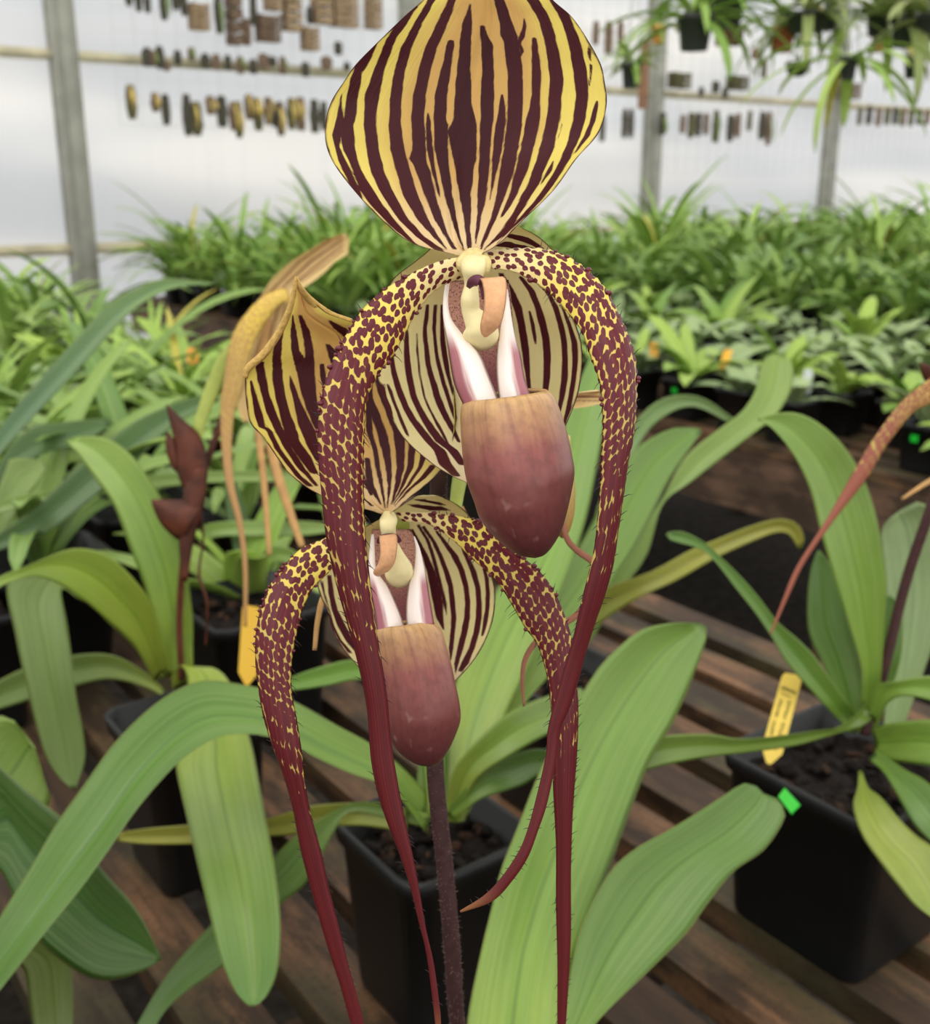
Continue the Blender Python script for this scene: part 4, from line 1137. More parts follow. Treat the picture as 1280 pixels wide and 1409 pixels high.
leaf('leaf', [(1190, 1010), (1194, 911), (1197, 855), (1210, 830), (1224, 819)], [(1205, 1010), (1233, 930), (1242, 885), (1240, 838), (1226, 819)], [.73, .725, .72, .72], right, LRd, n=24, prof='v', k=.12)
leaf('leaf', [(1215, 1010), (1222, 900), (1216, 800), (1212, 735), (1222, 715)], [(1240, 1010), (1280, 900), (1310, 800), (1300, 710), (1262, 690)], [.76, .79, .80, .80], right, LRg, n=26, prof='v', k=.2)
leaf('leaf', [(1196, 950), (1184, 976), (1160, 1000), (1131, 1004), (1073, 1012), (1018, 1016), (975, 1010), (917, 1012), (885, 1024)], [(1208, 985), (1186, 1000), (1151, 1010), (1096, 1026), (1034, 1035), (975, 1042), (917, 1053), (882, 1061), (870, 1050)], [.725, .69, .66, .63, .61, .60], right, leaf_mat((120, 150, 60), (128, 156, 62), (134, 164, 78)), n=40, prof='v', k=.15)
leaf('leaf', [(1195, 985), (1205, 945), (1229, 938), (1280, 930), (1330, 940)], [(1205, 995), (1225, 965), (1250, 958), (1285, 966), (1330, 985)], [.72, .70, .69, .68], right, LR, n=24, prof='v', k=.15)
leaf('leaf', [(1200, 1005), (1221, 996), (1280, 990), (1340, 1000)], [(1200, 1045), (1248, 1050), (1290, 1055), (1340, 1050)], [.72, .69, .67, .66], right, LR, n=20, prof='v', k=.12)
leaf('leaf', [(1205, 1030), (1245, 1058), (1275, 1075), (1310, 1110), (1330, 1170)], [(1195, 1045), (1215, 1062), (1235, 1095), (1262, 1140), (1310, 1185)], [.715, .68, .66, .66], right, LRd, n=24, prof='v', k=.12)
leaf('leaf', [(1182, 1060), (1180, 1084), (1174, 1109), (1186, 1148), (1209, 1183), (1236, 1218), (1260, 1246), (1290, 1268)], [(1186, 1060), (1196, 1084), (1212, 1096), (1240, 1129), (1262, 1150), (1290, 1172), (1310, 1220), (1298, 1262)], [.69, .645, .625, .61, .60], right, LRy, n=34, prof='v', k=.12)
rs = stem('flower_stem', [(1190, 1010, .73), (1213, 935, .72), (1247, 800, .70), (1284, 690, .68), (1325, 560, .67), (1350, 480, .67), (1368, 440, .66)], 0.0033, right, solid('stem_maroon', (66, 34, 34), .6, .2, 200.), hairs=False)
def TR(x, y, d):
    return P(1385 + (x - 650) * .44, 470 + (y - 350) * .44, .655 + (d - .262) * .9)
rf = smooth_blob_tube('orchid_flower', [(1350, 485, .67, 5), (1360, 468, .665, 5), (1385, 470, .655, 6)], right, P, M_OVARY)
sepal('dorsal_sepal', TOP_DORSAL, TOP_STRIPES, [.25, .256, .262, .265, .264], [-.004, .004, .010, .010, .004], rf, M_SEPAL, TR, n=60, m=70)
sepal('synsepal', TOP_SYN, TOP_SYN_STRIPES, [.274, .280, .287, .288, .284], [.002, .006, .010, .008, .004], rf, M_SYN, TR, n=50, m=60)
pouch('pouch', *TOP_POUCH, [.260, .259, .258, .260], [.95, 1.0, 1.05, 1.1], rf, TR, n=24, seg=28)
M_RPETAL = petal_mat('yellow_spotted_petal', yellow=(220, 188, 70), cream=(214, 184, 90), dark=(120, 56, 44), dark2=(140, 76, 62), line=(176, 116, 84), more=.06)
petal('petal', [(1378, 462), (1330, 480), (1280, 520), (1242, 551), (1212, 589), (1190, 622), (1160, 675), (1134, 720), (1096, 780), (1077, 825), (1059, 873)], [(1382, 490), (1335, 520), (1280, 556), (1257, 568), (1222, 611), (1192, 660), (1151, 712), (1109, 772), (1087, 817), (1062, 873)], [.652, .645, .642, .645, .65, .655], rf, P, mat=M_RPETAL, hair=.3, n=140, m=14, seed=31, warts=(.02, .3))
ribbon('petal', [(1385, 475, .65), (1420, 520, .645), (1410, 600, .645), (1330, 635, .648), (1275, 665, .65), (1241, 687, .65)], [22, 22, 16, 12, 9, 4], rf, M_RIBBON)
leaf('bract', [(1320, 560), (1290, 545), (1270, 520), (1266, 500)], [(1330, 540), (1305, 515), (1285, 505), (1268, 498)], [.668, .664, .66], right, M_BRACT, n=12, m=6, prof='c', k=.2)
# green sticker folded over the rim
stk = MB()
c0 = fr + V * .062 + Vector((0, 0, .0)) ; c0.z = BENCH_Z + .128
p0 = P(1083, 1102, depth_at(1102, BENCH_Z + .124))
# ------------------------------------------------------------------ tags and stickers
def quad_slab(name, corners, thick, mats, parent=None, off=None):
    """thin plate from four corners (in order), with its own thickness"""
    c = [Vector(x) for x in corners]
    nn = (c[1] - c[0]).cross(c[3] - c[0]).normalized()
    if nn.dot(CAM - c[0]) < 0: nn = -nn
    vs = [p for p in c] + [p - nn * thick for p in c]
    mb = MB().add(vs, [(0,1,2,3),(7,6,5,4),(0,4,5,1),(1,5,6,2),(2,6,7,3),(3,7,4,0)])
    return mb, nn

mb, nn = quad_slab('green_sticker', [P(1071, 1096, .676), P(1080, 1084, .686), P(1101, 1107, .66), P(1089, 1119, .65)], .0008, None)
st = mb.build('green_sticker', M_STICKER, right_pot, smooth=False)
st.data.transform(Matrix.Rotation(-ROT_U, 4, 'Z') @ Matrix.Translation(-Vector(right.location)))
mb, nn = quad_slab('sticker_edge', [P(1089, 1090, .683), P(1099, 1100, .67), P(1105, 1108, .662), P(1100, 1106, .661)], .0008, None)


def plant_tag(name, label, c, thick=.0008, ink=True, mat=None):
    """plastic name stake: top-left, top-right, bottom-right, bottom-left (x, y, depth) with clipped top corners and a point"""
    tl, tr, br, bl = [P(*q) for q in c]
    mat = mat or M_TAGY
    pts2 = [(0, .04), (.10, 0), (.9, 0), (1, .04), (1, .86), (.6, 1.0), (.4, 1.0), (0, .86)]
    def at(u, v): return (tl.lerp(tr, u)).lerp(bl.lerp(br, u), v)
    nn = (tr - tl).cross(bl - tl).normalized()
    if nn.dot(CAM - tl) < 0: nn = -nn
    r = root(name, bl.lerp(br, .5), label, 'plant tag')
    ring = [at(*q) for q in pts2]
    k = len(ring)
    mb = MB().add(ring + [p - nn * thick for p in ring], [tuple(range(k)), tuple(range(2*k-1, k-1, -1))] + [(i, i + k, (i+1) % k + k, (i+1) % k) for i in range(k)])
    mb.build('stake', mat, r, smooth=False, off=wloc(r))
    if ink:
        rng = random.Random(4)
        ib = MB()
        def line(u0, v0, u1, v1, n, amp, w):
            # faded pen writing, too worn to read
            pts = []
            du, dv = (u1 - u0), (v1 - v0)
            for i in range(n + 1):
                t = i / n
                a = amp * math.sin(i * 2.1 + rng.uniform(-.6, .6))
                pts.append(at(u0 + du * t + (a if abs(dv) > abs(du) else 0), v0 + dv * t + (a * .35 if abs(du) >= abs(dv) else 0)) + nn * .0002)
            ib.tube(pts, w, 5)
        line(.12, .17, .88, .20, 26, .07, .00022)
        line(.14, .225, .70, .255, 20, .04, .00013)
        for u in (.26, .68):
            line(u, .30, u - .02, .50, 26, .085, .00024)
            line(u - .02, .54, u - .03, .70, 20, .085, .00024)
        line(.30, .74, .28, .86, 14, .06, .00022); line(.66, .74, .64, .84, 14, .06, .00022)
        ib.build('faded_writing', M_INK, r, off=wloc(r))
    return r

plant_tag('plant_tag', 'yellow plastic name stake with faded pen writing in the right pot', [(1078, 925, .735), (1105, 930, .735), (1072, 1056, .712), (1044, 1046, .712)])
plant_tag('plant_tag', 'plain yellow stake behind the left spotted petal of the lower flower', [(334, 832, .80), (358, 836, .80), (352, 945, .80), (327, 940, .80)], ink=False, mat=solid('tag_amber', (232, 184, 62), .5))
# ------------------------------------------------------------------ setting: ground, walls
WALL_V = P(105, 250, 5.0).dot(V)
def struct(name, mb, mat, smooth=False):
    o = mb.build(name, mat, None, smooth); o['kind'] = 'structure'; return o

M_GROUND = solid('ground_gravel', (58, 52, 46), 0.9, 0.4, 30.0, 0.2, 0.5)
struct('floor', MB().box((-8, -3, -.2), (16, 14, 0)), M_GROUND)

def film_mat():
    m, nt, bs, out = nodes_of('greenhouse_film')
    q = N(nt)
    o = q.obj()
    x, y, z = q.sep(o)
    n = q.noise(q.scale(o, (.22, .22, 1.3)), 1.2, 2.0)
    n2 = q.noise(q.scale(o, (14.0, 1.0, .6)), 1.0, 2.0)
    base = q.mix(q.mapr(n, .38, .62), lin((248, 246, 243)), lin((216, 219, 224)))
    base = q.mix(q.mapr(n2, .5, .7, 0, .2), base, lin((226, 228, 230)))
    q.link(base, bs.inputs['Base Color'])
    bs.inputs['Roughness'].default_value = .35
    translucify(m, nt, bs, out, base, .8)
    return m
M_FILM = film_mat()
M_ALU = solid('weathered_aluminium', (150, 150, 140), .5, .15, 8.0, .4)
M_RAIL = solid('painted_rail', (196, 188, 160), .6, .15, 12.0, .3)

# film panels: gently billowed sheets between posts, in wall coordinates (u along the wall)
S_POST = 1.85
U0 = P(105, 250, 5.0).dot(U)
rngw = random.Random(3)
def wall_sheet(u0, u1, z0, z1, bulge):
    G, uv = [], []
    nu, nz = 26, 30
    for i in range(nz + 1):
        zz = z0 + (z1 - z0) * i / nz
        row, r2 = [], []
        for j in range(nu + 1):
            a = j / nu
            uu = u0 + (u1 - u0) * a
            b = bulge * (4 * a * (1 - a)) ** .6 * math.sin(math.pi * min(1, max(0, (zz - z0) / (z1 - z0)))) \
                + .012 * math.sin(zz * 9 + uu * 1.3) + .008 * math.sin(uu * 7 + zz * 3)
            p = UVW(uu, WALL_V + .06 + b, zz)
            row.append(p); r2.append((a, i / nz))
        G.append(row); uv.append(r2)
    return G, uv
mb = MB()
for k in range(-2, 8):
    for z0, z1 in ((.0, 1.0), (1.0, 1.84), (1.84, 3.2)):
        G, uv = wall_sheet(U0 + k * S_POST, U0 + (k + 1) * S_POST, z0, z1, rngw.uniform(-.05, .08))
        mb.grid(G, uv)
struct('wall_back', mb, M_FILM, True)
# side walls, outside the frame, close the house
mb = MB(); G, uv = [], []
for i in range(11):
    G.append([UVW(U0 - 2 * S_POST, -4.5 + (WALL_V + 4.56) * j / 10, 3.2 * i / 10) for j in range(11)]); uv.append([(j / 10, i / 10) for j in range(11)])
mb.grid(G, uv); struct('wall_left', mb, M_FILM, True)
t = 1
for k in range(-2, 9):
    c = UVW(U0 + k * S_POST, WALL_V, 0)
    mb = MB()
    # post: a box section with a narrower face strip
    h = 3.2
    mb.box((-.055, -.035, 0), (.055, .035, h)); mb.box((-.022, -.05, 0), (.022, -.035, h)); mb.box((-.062, .02, 0), (.062, .03, h))
    o = struct('trim_%d' % t, mb, M_ALU); o.location = c; o.rotation_euler = (0, 0, ROT_U); t += 1
for z, hh in ((1.84, .045), (1.0, .05), (3.15, .06)):
    mb = MB()
    mb.box((U0 - 2 * S_POST, -.03, -hh / 2), (U0 + 8 * S_POST, .0, hh / 2)); mb.box((U0 - 2 * S_POST, -.045, -hh / 6), (U0 + 8 * S_POST, -.03, hh / 6))
    o = struct('trim_%d' % t, mb, M_RAIL); o.rotation_euler = (0, 0, ROT_U); o.location = V * (WALL_V + .035) + Vector((0, 0, z)); t += 1

# ------------------------------------------------------------------ benches
W_SLAT = wood_mat('slat_wood', (122, 88, 60), (72, 52, 36), (60, 57, 34))
W_BOARD = wood_mat('board_wood', (120, 92, 72), (86, 66, 52), (72, 56, 42))
def bench(label, u0, u1, v0, v1, slat=.047, gap=.025, board=.10):
    r = root('slatted_bench', UVW(u0, v0, 0), label, 'bench', None, ROT_U)
    w, l = u1 - u0, v1 - v0
    rng = random.Random(int(u0 * 100) + 5)
    mb = MB()
    x = 0.0
    while x + slat <= w + .001:
        z = BENCH_Z - rng.uniform(0, .002)
        mb.box((x, 0, z - .022), (x + slat, l, z))
        x += slat + gap
    mb.build('slat_top', W_SLAT, r, False)
    for xx in (0.0, x - gap - .03):
        MB().box((xx, 0, BENCH_Z - .024 - board), (xx + .03, l, BENCH_Z - .024)).build('side_board', W_BOARD, r, False)
    for yy in np.arange(.1, l, .9):
        MB().box((.03, yy, BENCH_Z - .024 - board), (x - gap - .03, yy + .04, BENCH_Z - .024)).build('cross_board', W_BOARD, r, False)
    for xx in (.04, x - gap - .13):
        for yy in np.arange(.15, l, 1.6):
            MB().box((xx, yy, 0), (xx + .07, yy + .07, BENCH_Z - .024 - .001)).build('leg', W_BOARD, r, False)
    return r
ne = on_plane(862, 800, BENCH_Z)
near_bench = bench('wooden slatted bench in front that the large potted orchids stand on', ne.dot(U) - 30 * .072 + .02, ne.dot(U), -.5, 4.9)
be = on_plane(882, 574, BENCH_Z)
UB = be.dot(U)
back_bench = bench('wooden slatted bench behind the gap crowded with small potted plants', UB, UB + 26 * .072, -.6, WALL_V - .35, board=.12)
third_bench = bench('far wooden slatted bench along the wall behind the crowded one', UB + 2.6, UB + 2.6 + 26 * .072, .4, WALL_V - .35)

# ------------------------------------------------------------------ many small potted plants
def strap(mb, yaw, ln, wd, lift, droop, seg=9, m=4, z0=0.0, twist=0.0, tipw=.5):
    """one leaf rising from the crown and arching over; lift = start angle, droop = total bend"""
    G, uv = [], []
    p = Vector((0, 0, z0)); a = lift
    st = ln / seg
    dirn = Vector((math.cos(yaw), math.sin(yaw), 0)); side = Vector((-math.sin(yaw), math.cos(yaw), 0))
    for i in range(seg + 1):
        t = i / seg
        w = wd * min(1.0, .45 + 2.2 * t) * (max(0.0, 1 - t ** 3.2)) ** tipw
        if i == seg: w = wd * .06
        up = Vector((0, 0, 1)) * math.cos(a) - dirn * math.sin(a)
        sd = (side * math.cos(twist * t) + up * math.sin(twist * t))
        G.append([p + sd * (w * (-1 + 2 * j / m)) / 2 + up * (w * .16 * abs(-1 + 2 * j / m)) for j in range(m + 1)])
        uv.append([(j / m, t) for j in range(m + 1)])
        p = p + (dirn * math.cos(a) + Vector((0, 0, 1)) * math.sin(a)) * st
        a -= droop / seg
    mb.grid(G, uv, 0)
def finish_solid(o, th=.0008):
    md = o.modifiers.new('thickness', 'SOLIDIFY'); md.thickness = th; md.offset = 0

def rosette(seed, nl, ln, wd, lift=(.3, 1.2), droop=(.6, 1.4), seg=7):
    rng = random.Random(seed); mb = MB()
    for i in range(nl):
        strap(mb, i * 2.4 + rng.uniform(-.4, .4), ln * rng.uniform(.65, 1.1), wd * rng.uniform(.8, 1.15), rng.uniform(*lift), rng.uniform(*droop), seg=seg, twist=rng.uniform(-.5, .5))
    return mb

FM = [foliage_mat('mottled_foliage', (124, 152, 92), (176, 196, 132), .35), foliage_mat('plain_foliage', (116, 156, 64), (178, 204, 94)), foliage_mat('grassy_foliage', (110, 156, 60), (176, 204, 96)),
      foliage_mat('dark_foliage', (96, 138, 62), (156, 186, 92)), foliage_mat('strap_foliage', (84, 126, 56), (170, 196, 100))]
KINDS = []
def kind(key, label, cat, mat, variants, pot=(.085, .066, .085)):
    KINDS.append((key, label, cat, mat, variants, pot))
POT_S = pot_mesh(.092, .072, .09, seg=3).build('pot', M_POT)
BARK_S = mix_mesh(.092, .09, chips=10).build('potting_bark', [M_BARK, M_BARKCHIP])
col.objects.unlink(POT_S); col.objects.unlink(BARK_S)
POT_L = pot_mesh(.13, .10, .13, seg=3).build('pot', M_POT)
col.objects.unlink(POT_L)

protos = {}
def proto(key, mesh_list, mat):
    out = []
    for mb in mesh_list:
        o = mb.build('foliage', mat); finish_solid(o); col.objects.unlink(o); out.append(o)
    protos[key] = out
proto('mottled', [rosette(100 + i, 7 + i % 3, .135, .042) for i in range(6)], FM[0])
proto('plain', [rosette(120 + i, 8 + i % 3, .15, .034, (.5, 1.35)) for i in range(6)], FM[1])
proto('dark', [rosette(140 + i, 12, .30, .036, (.75, 1.45), (.7, 1.6), 9) for i in range(5)], FM[3])
proto('grassy', [rosette(160 + i, 26, .46, .022, (.8, 1.5), (.8, 2.0), 9) for i in range(5)], FM[2])
proto('strap', [rosette(180 + i, 12, .34, .030, (.5, 1.35), (1.0, 2.0), 10) for i in range(5)], FM[4])
def place_plant(key, pos, label, group, rng, pot=POT_S, bark=True, sc=1.0, h=.09):
    r = root('potted_plant', pos, label, 'potted plant', group, ROT_U)
    p = pot.copy(); col.objects.link(p); p.parent = r
    if bark:
        b = BARK_S.copy(); col.objects.link(b); b.parent = r
    f = rng.choice(protos[key]).copy(); col.objects.link(f); f.parent = r
    f.location = (0, 0, h - .02); f.rotation_euler = (0, 0, rng.uniform(0, 6.28)); f.scale = (sc, sc, sc * rng.uniform(.85, 1.15))
    return r

rng = random.Random(21)
front_row = []
LBL = {'mottled': ('small potted orchid with broad mottled grey-green leaves on the crowded back bench', 'mottled seedlings on the back bench'),
       'plain': ('small potted orchid with plain green pointed leaves on the crowded back bench', 'plain green seedlings on the back bench'),
       'dark': ('taller potted orchid with dark upright leaves along the far side of the benches', 'dark upright plants along the far side'),
       'grassy': ('tall tuft of narrow grassy leaves in a black pot near the plastic wall', 'grassy tufts near the plastic wall')}
def in_view(p, marg=120):
    d = (p - CAM).dot(Vector((0, CP, -SP)))
    if d < .3: return False
    x = 640 + F * p.x / d
    return -marg < x < 1280 + marg
count = 0
uu = 0
while uu < 11:
    vv = 0
    while vv < 40:
        u = UB + .075 + uu * .155 + rng.uniform(-.012, .012)
        v = .62 + vv * .145 + rng.uniform(-.012, .012) - .0
        vv += 1
        if v > WALL_V - .5: break
        pos = UVW(u, v, BENCH_Z)
        if not in_view(pos): continue
        if v > 3.05:
            key = 'grassy' if rng.random() < .8 else 'dark'
            if rng.random() < .25: continue
        elif uu >= 7:
            key = 'dark' if rng.random() < .75 else 'plain'
        else:
            key = 'mottled' if rng.random() < .62 else 'plain'
        if key in ('mottled', 'plain') and rng.random() < .05: continue
        r = place_plant(key, pos, *LBL[key], rng, bark=uu < 3, sc=rng.uniform(.85, 1.2) * (1.0 if key != 'plain' else 1.0 + .04 * uu) * (.8 if key == 'grassy' and rng.random() < .5 else 1.0))
        if uu == 0: front_row.append(r)
        count += 1
    uu += 1
def pixel(p):
    q = p - CAM; d = q.dot(Vector((0, CP, -SP)))
    return 640 + F * q.x / d, 704.5 - F * q.dot(Vector((0, SP, CP))) / d
for tx, ty in ((1211, 600), (950, 535)):
    r = min(front_row, key=lambda o: (pixel(Vector(o.location) + Vector((0, 0, .05)))[0] - tx) ** 2)
    pt = [c for c in r.children if c.name.startswith('pot') and not c.name.startswith('potting')][0]
    mb = MB().box((-.0455, -.004, .058), (-.0435, .010, .070))
    st2 = mb.build('green_sticker', M_STICKER, pt, False)
    r['label'] = 'front seedling pot with a green sticker ' + ('near the right edge' if tx > 1000 else 'beside the right spotted petal')
    r['group'] = 'seedling pots with green stickers'
# third bench: taller plants, sparse
for i in range(7):
    for j in range(13):
        pos = UVW(UB + 2.7 + i * .27 + rng.uniform(-.04, .04), 1.2 + j * .28 + rng.uniform(-.04, .04), BENCH_Z)
        if pos.dot(V) > WALL_V - .45 or not in_view(pos, 60): continue
        place_plant('dark' if rng.random() < .7 else 'grassy', pos, 'potted plant with tall upright leaves on the farthest bench at right', 'tall plants on the farthest bench', rng, bark=False, sc=rng.uniform(.95, 1.35))
print('back bench plants', count)
# near bench, left and behind: strap-leaved plants
k2 = 0
for px, py, s in ((340, 812, .75), (60, 800, .9), (190, 720, .9), (30, 690, 1.0), (330, 700, .8), (120, 640, .95), (250, 620, .85), (20, 590, 1.0), (180, 560, .9), (90, 530, .9), (330, 600, .8),
                  (20, 500, .9), (240, 520, .8), (130, 490, .9), (60, 465, .9), (200, 468, .8), (10, 440, .9), (280, 560, .7), (110, 440, .9), (430, 640, .7), (500, 660, .75)):
    pos = on_plane(px, py, BENCH_Z + .10); pos.z = BENCH_Z
    if pos.dot(U) > ne.dot(U) - .07: continue
    place_plant('strap' if k2 % 3 else 'plain', pos, 'strap-leaved potted orchid in the leafy clump behind the left pot', 'strap-leaved plants behind the left pot', rng, pot=POT_L if s > .8 else POT_S, sc=s * (1.0 if k2 % 3 else 1.5), h=.13 if s > .8 else .09)
    k2 += 1

for i in range(9):
    for j in range(20):
        pos = UVW(ne.dot(U) - .10 - i * .15 + rng.uniform(-.03, .03), 1.75 + j * .15 + rng.uniform(-.03, .03), BENCH_Z)
        if pos.dot(V) > 4.7 or not in_view(pos, 60): continue
        dd = (pos - CAM).length
        key = rng.choice(('strap', 'dark', 'mottled', 'plain', 'mottled', 'grassy'))
        place_plant(key, pos, 'leafy potted plant in the dense clumps at left behind the near pots', 'dense clumps at left', rng, bark=False, sc=rng.uniform(.7, .95) * (1.35 if key in ('plain', 'mottled') else .75))
        k2 += 1
print('near bench plants', k2)
# two traced plants on the near bench at left
b1 = on_plane(40, 900, BENCH_Z); 
tl_, _ = pot_at((on_plane(-60, 860, BENCH_Z + .1).x, on_plane(-60, 860, BENCH_Z + .1).y, BENCH_Z), 'blue-green strap-leaved orchid whose long leaves cross the left edge', top=.11, bot=.09)
LTe = leaf_mat((92, 134, 84), (88, 130, 96), (146, 180, 112), rough=.42)
LDk = leaf_mat((78, 118, 58), (76, 116, 66), (100, 140, 80), rough=.42)
LPl = leaf_mat((150, 180, 96), (160, 188, 112), (170, 194, 120))
leaf('leaf', [(-60, 800), (-40, 660), (0, 588), (54, 523), (108, 462), (154, 415), (194, 394), (230, 383), (294, 389)], [(-40, 800), (-20, 660), (4, 622), (50, 570), (108, 509), (162, 448), (205, 412), (251, 394), (296, 392)], [1.02, 1.02, 1.05, 1.08, 1.12], tl_, LTe, n=36, prof='v', k=.15)
leaf('leaf', [(-70, 810), (-30, 755), (0, 733), (49, 697), (112, 638), (157, 599), (203, 570), (272, 545), (300, 545)], [(-60, 830), (-20, 770), (4, 756), (66, 733), (131, 684), (184, 638), (236, 589), (285, 560), (302, 552)], [1.02, 1.02, 1.04, 1.07, 1.1], tl_, LDk, n=36, prof='v', k=.15)
leaf('leaf', [(-70, 810), (-30, 700), (0, 688), (66, 674), (141, 661), (210, 653), (300, 648), (380, 648), (430, 652)], [(-60, 830), (-20, 716), (4, 706), (75, 690), (141, 681), (230, 670), (300, 664), (380, 663), (428, 657)], [1.02, 1.03, 1.06, 1.1, 1.14], tl_, LPl, n=36, prof='v', k=.12)
leaf('leaf', [(-60, 810), (-10, 690), (10, 640), (18, 630), (60, 632)], [(-40, 815), (15, 720), (30, 690), (48, 672), (66, 640)], [1.02, 1.04, 1.06, 1.08], tl_, LPl, n=20, prof='v', k=.12)
leaf('leaf', [(-50, 810), (0, 640), (40, 590), (90, 580), (150, 575)], [(-35, 815), (20, 660), (60, 625), (110, 612), (155, 584)], [1.04, 1.08, 1.12, 1.16], tl_, LDk, n=20, prof='v', k=.12)
# dark pot with pale horizontal leaf right behind the left pot
qp = on_plane(345, 850, BENCH_Z + .1)
qd, _ = pot_at((qp.x, qp.y, BENCH_Z), 'black pot with pale horizontal leaves behind the faded drooping flower', top=.12, bot=.1)
leaf('leaf', [(330, 800), (290, 760), (275, 728), (300, 718), (350, 716), (420, 717), (470, 722)], [(345, 800), (310, 765), (290, 744), (310, 738), (350, 738), (420, 737), (468, 730)], [1.13, 1.12, 1.12, 1.14, 1.16], qd, LPl, n=30, prof='v', k=.1)
leaf('leaf', [(340, 800), (355, 770), (372, 752), (400, 755), (440, 780)], [(350, 805), (368, 790), (380, 775), (402, 778), (438, 790)], [1.13, 1.11, 1.10, 1.10], qd, LPl, n=20, prof='v', k=.1)
leaf('leaf', [(330, 800), (318, 740), (310, 690), (308, 640)], [(345, 800), (345, 740), (335, 690), (318, 640)], [1.13, 1.14, 1.15], qd, LDk, n=18, prof='v', k=.1)

# shaded broad leaves in the lower left corner, their pot below the frame
lb = on_plane(-230, 1560, BENCH_Z + .1)
ll, _ = pot_at((lb.x, lb.y, BENCH_Z), 'broad-leaved orchid with painted-in shade in the lower left corner', top=.11, bot=.09)
LSh = leaf_mat((70, 112, 40), (66, 110, 40), (62, 104, 42))  # green darkened to paint in the shade of the leaf above
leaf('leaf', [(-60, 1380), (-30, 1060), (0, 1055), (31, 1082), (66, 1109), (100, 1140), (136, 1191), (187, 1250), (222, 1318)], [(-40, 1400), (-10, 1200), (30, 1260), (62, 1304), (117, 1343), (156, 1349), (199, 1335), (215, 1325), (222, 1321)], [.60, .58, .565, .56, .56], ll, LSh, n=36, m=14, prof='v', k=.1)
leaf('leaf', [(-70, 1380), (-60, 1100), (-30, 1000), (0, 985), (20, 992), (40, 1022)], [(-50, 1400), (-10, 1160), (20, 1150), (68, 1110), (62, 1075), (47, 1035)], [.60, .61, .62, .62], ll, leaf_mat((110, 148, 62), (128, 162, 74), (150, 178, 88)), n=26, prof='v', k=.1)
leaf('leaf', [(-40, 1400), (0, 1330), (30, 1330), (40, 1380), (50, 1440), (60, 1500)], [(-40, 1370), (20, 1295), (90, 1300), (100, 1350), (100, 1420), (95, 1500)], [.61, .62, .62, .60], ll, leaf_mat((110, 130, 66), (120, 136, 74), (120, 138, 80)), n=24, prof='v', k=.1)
# ------------------------------------------------------------------ mounted plants on the wire grid
M_WIRE = solid('galvanised_wire', (200, 202, 202), .4, 0, 1, .5)
CORK = [solid('cork_dark', (70, 66, 56), .9, .3, 40.), solid('cork_brown', (112, 92, 76), .9, .3, 40.), solid('cork_tan', (156, 132, 104), .9, .25, 40.), solid('cork_olive', (88, 84, 56), .9, .3, 40.)]
M_YLEAF = solid('yellowed_leaf', (190, 166, 92), .6, .3, 40.)
M_GLEAF = foliage_mat('mount_leaf', (90, 120, 60), (140, 160, 80))

def grid_panel(label, u0, u1, z0, z1, pitch=.1):
    r = root('wire_grid', UVW(u0, WALL_V - .06, z0), label, 'wire grid', None, ROT_U)
    mb = MB()
    for x in np.arange(0, u1 - u0 + .001, pitch):
        mb.box((x - .001, -.001, 0), (x + .001, .001, z1 - z0))
    for z in np.arange(0, z1 - z0 + .001, pitch):
        mb.box((0, -.003, z - .001), (u1 - u0, -.001, z + .001))
    mb.build('wires', M_WIRE, r, False)
    return r
def wall_hit(px, py, back=.07):
    """point in the plane of the wire grid seen at a pixel"""
    d = P(px, py, 1.0) - CAM
    t = (WALL_V - back) / d.dot(V)
    return CAM + d * t, t
p0, _ = wall_hit(165, 150); p1, _ = wall_hit(880, 150)
grid_panel('fine wire grid on the plastic wall left of the big flower', p0.dot(U), p1.dot(U), 1.55, 3.1)
p2, _ = wall_hit(905, 150); p3, _ = wall_hit(1290, 150)
grid_panel('fine wire grid on the plastic wall at upper right', p2.dot(U), p3.dot(U), 1.35, 3.1)

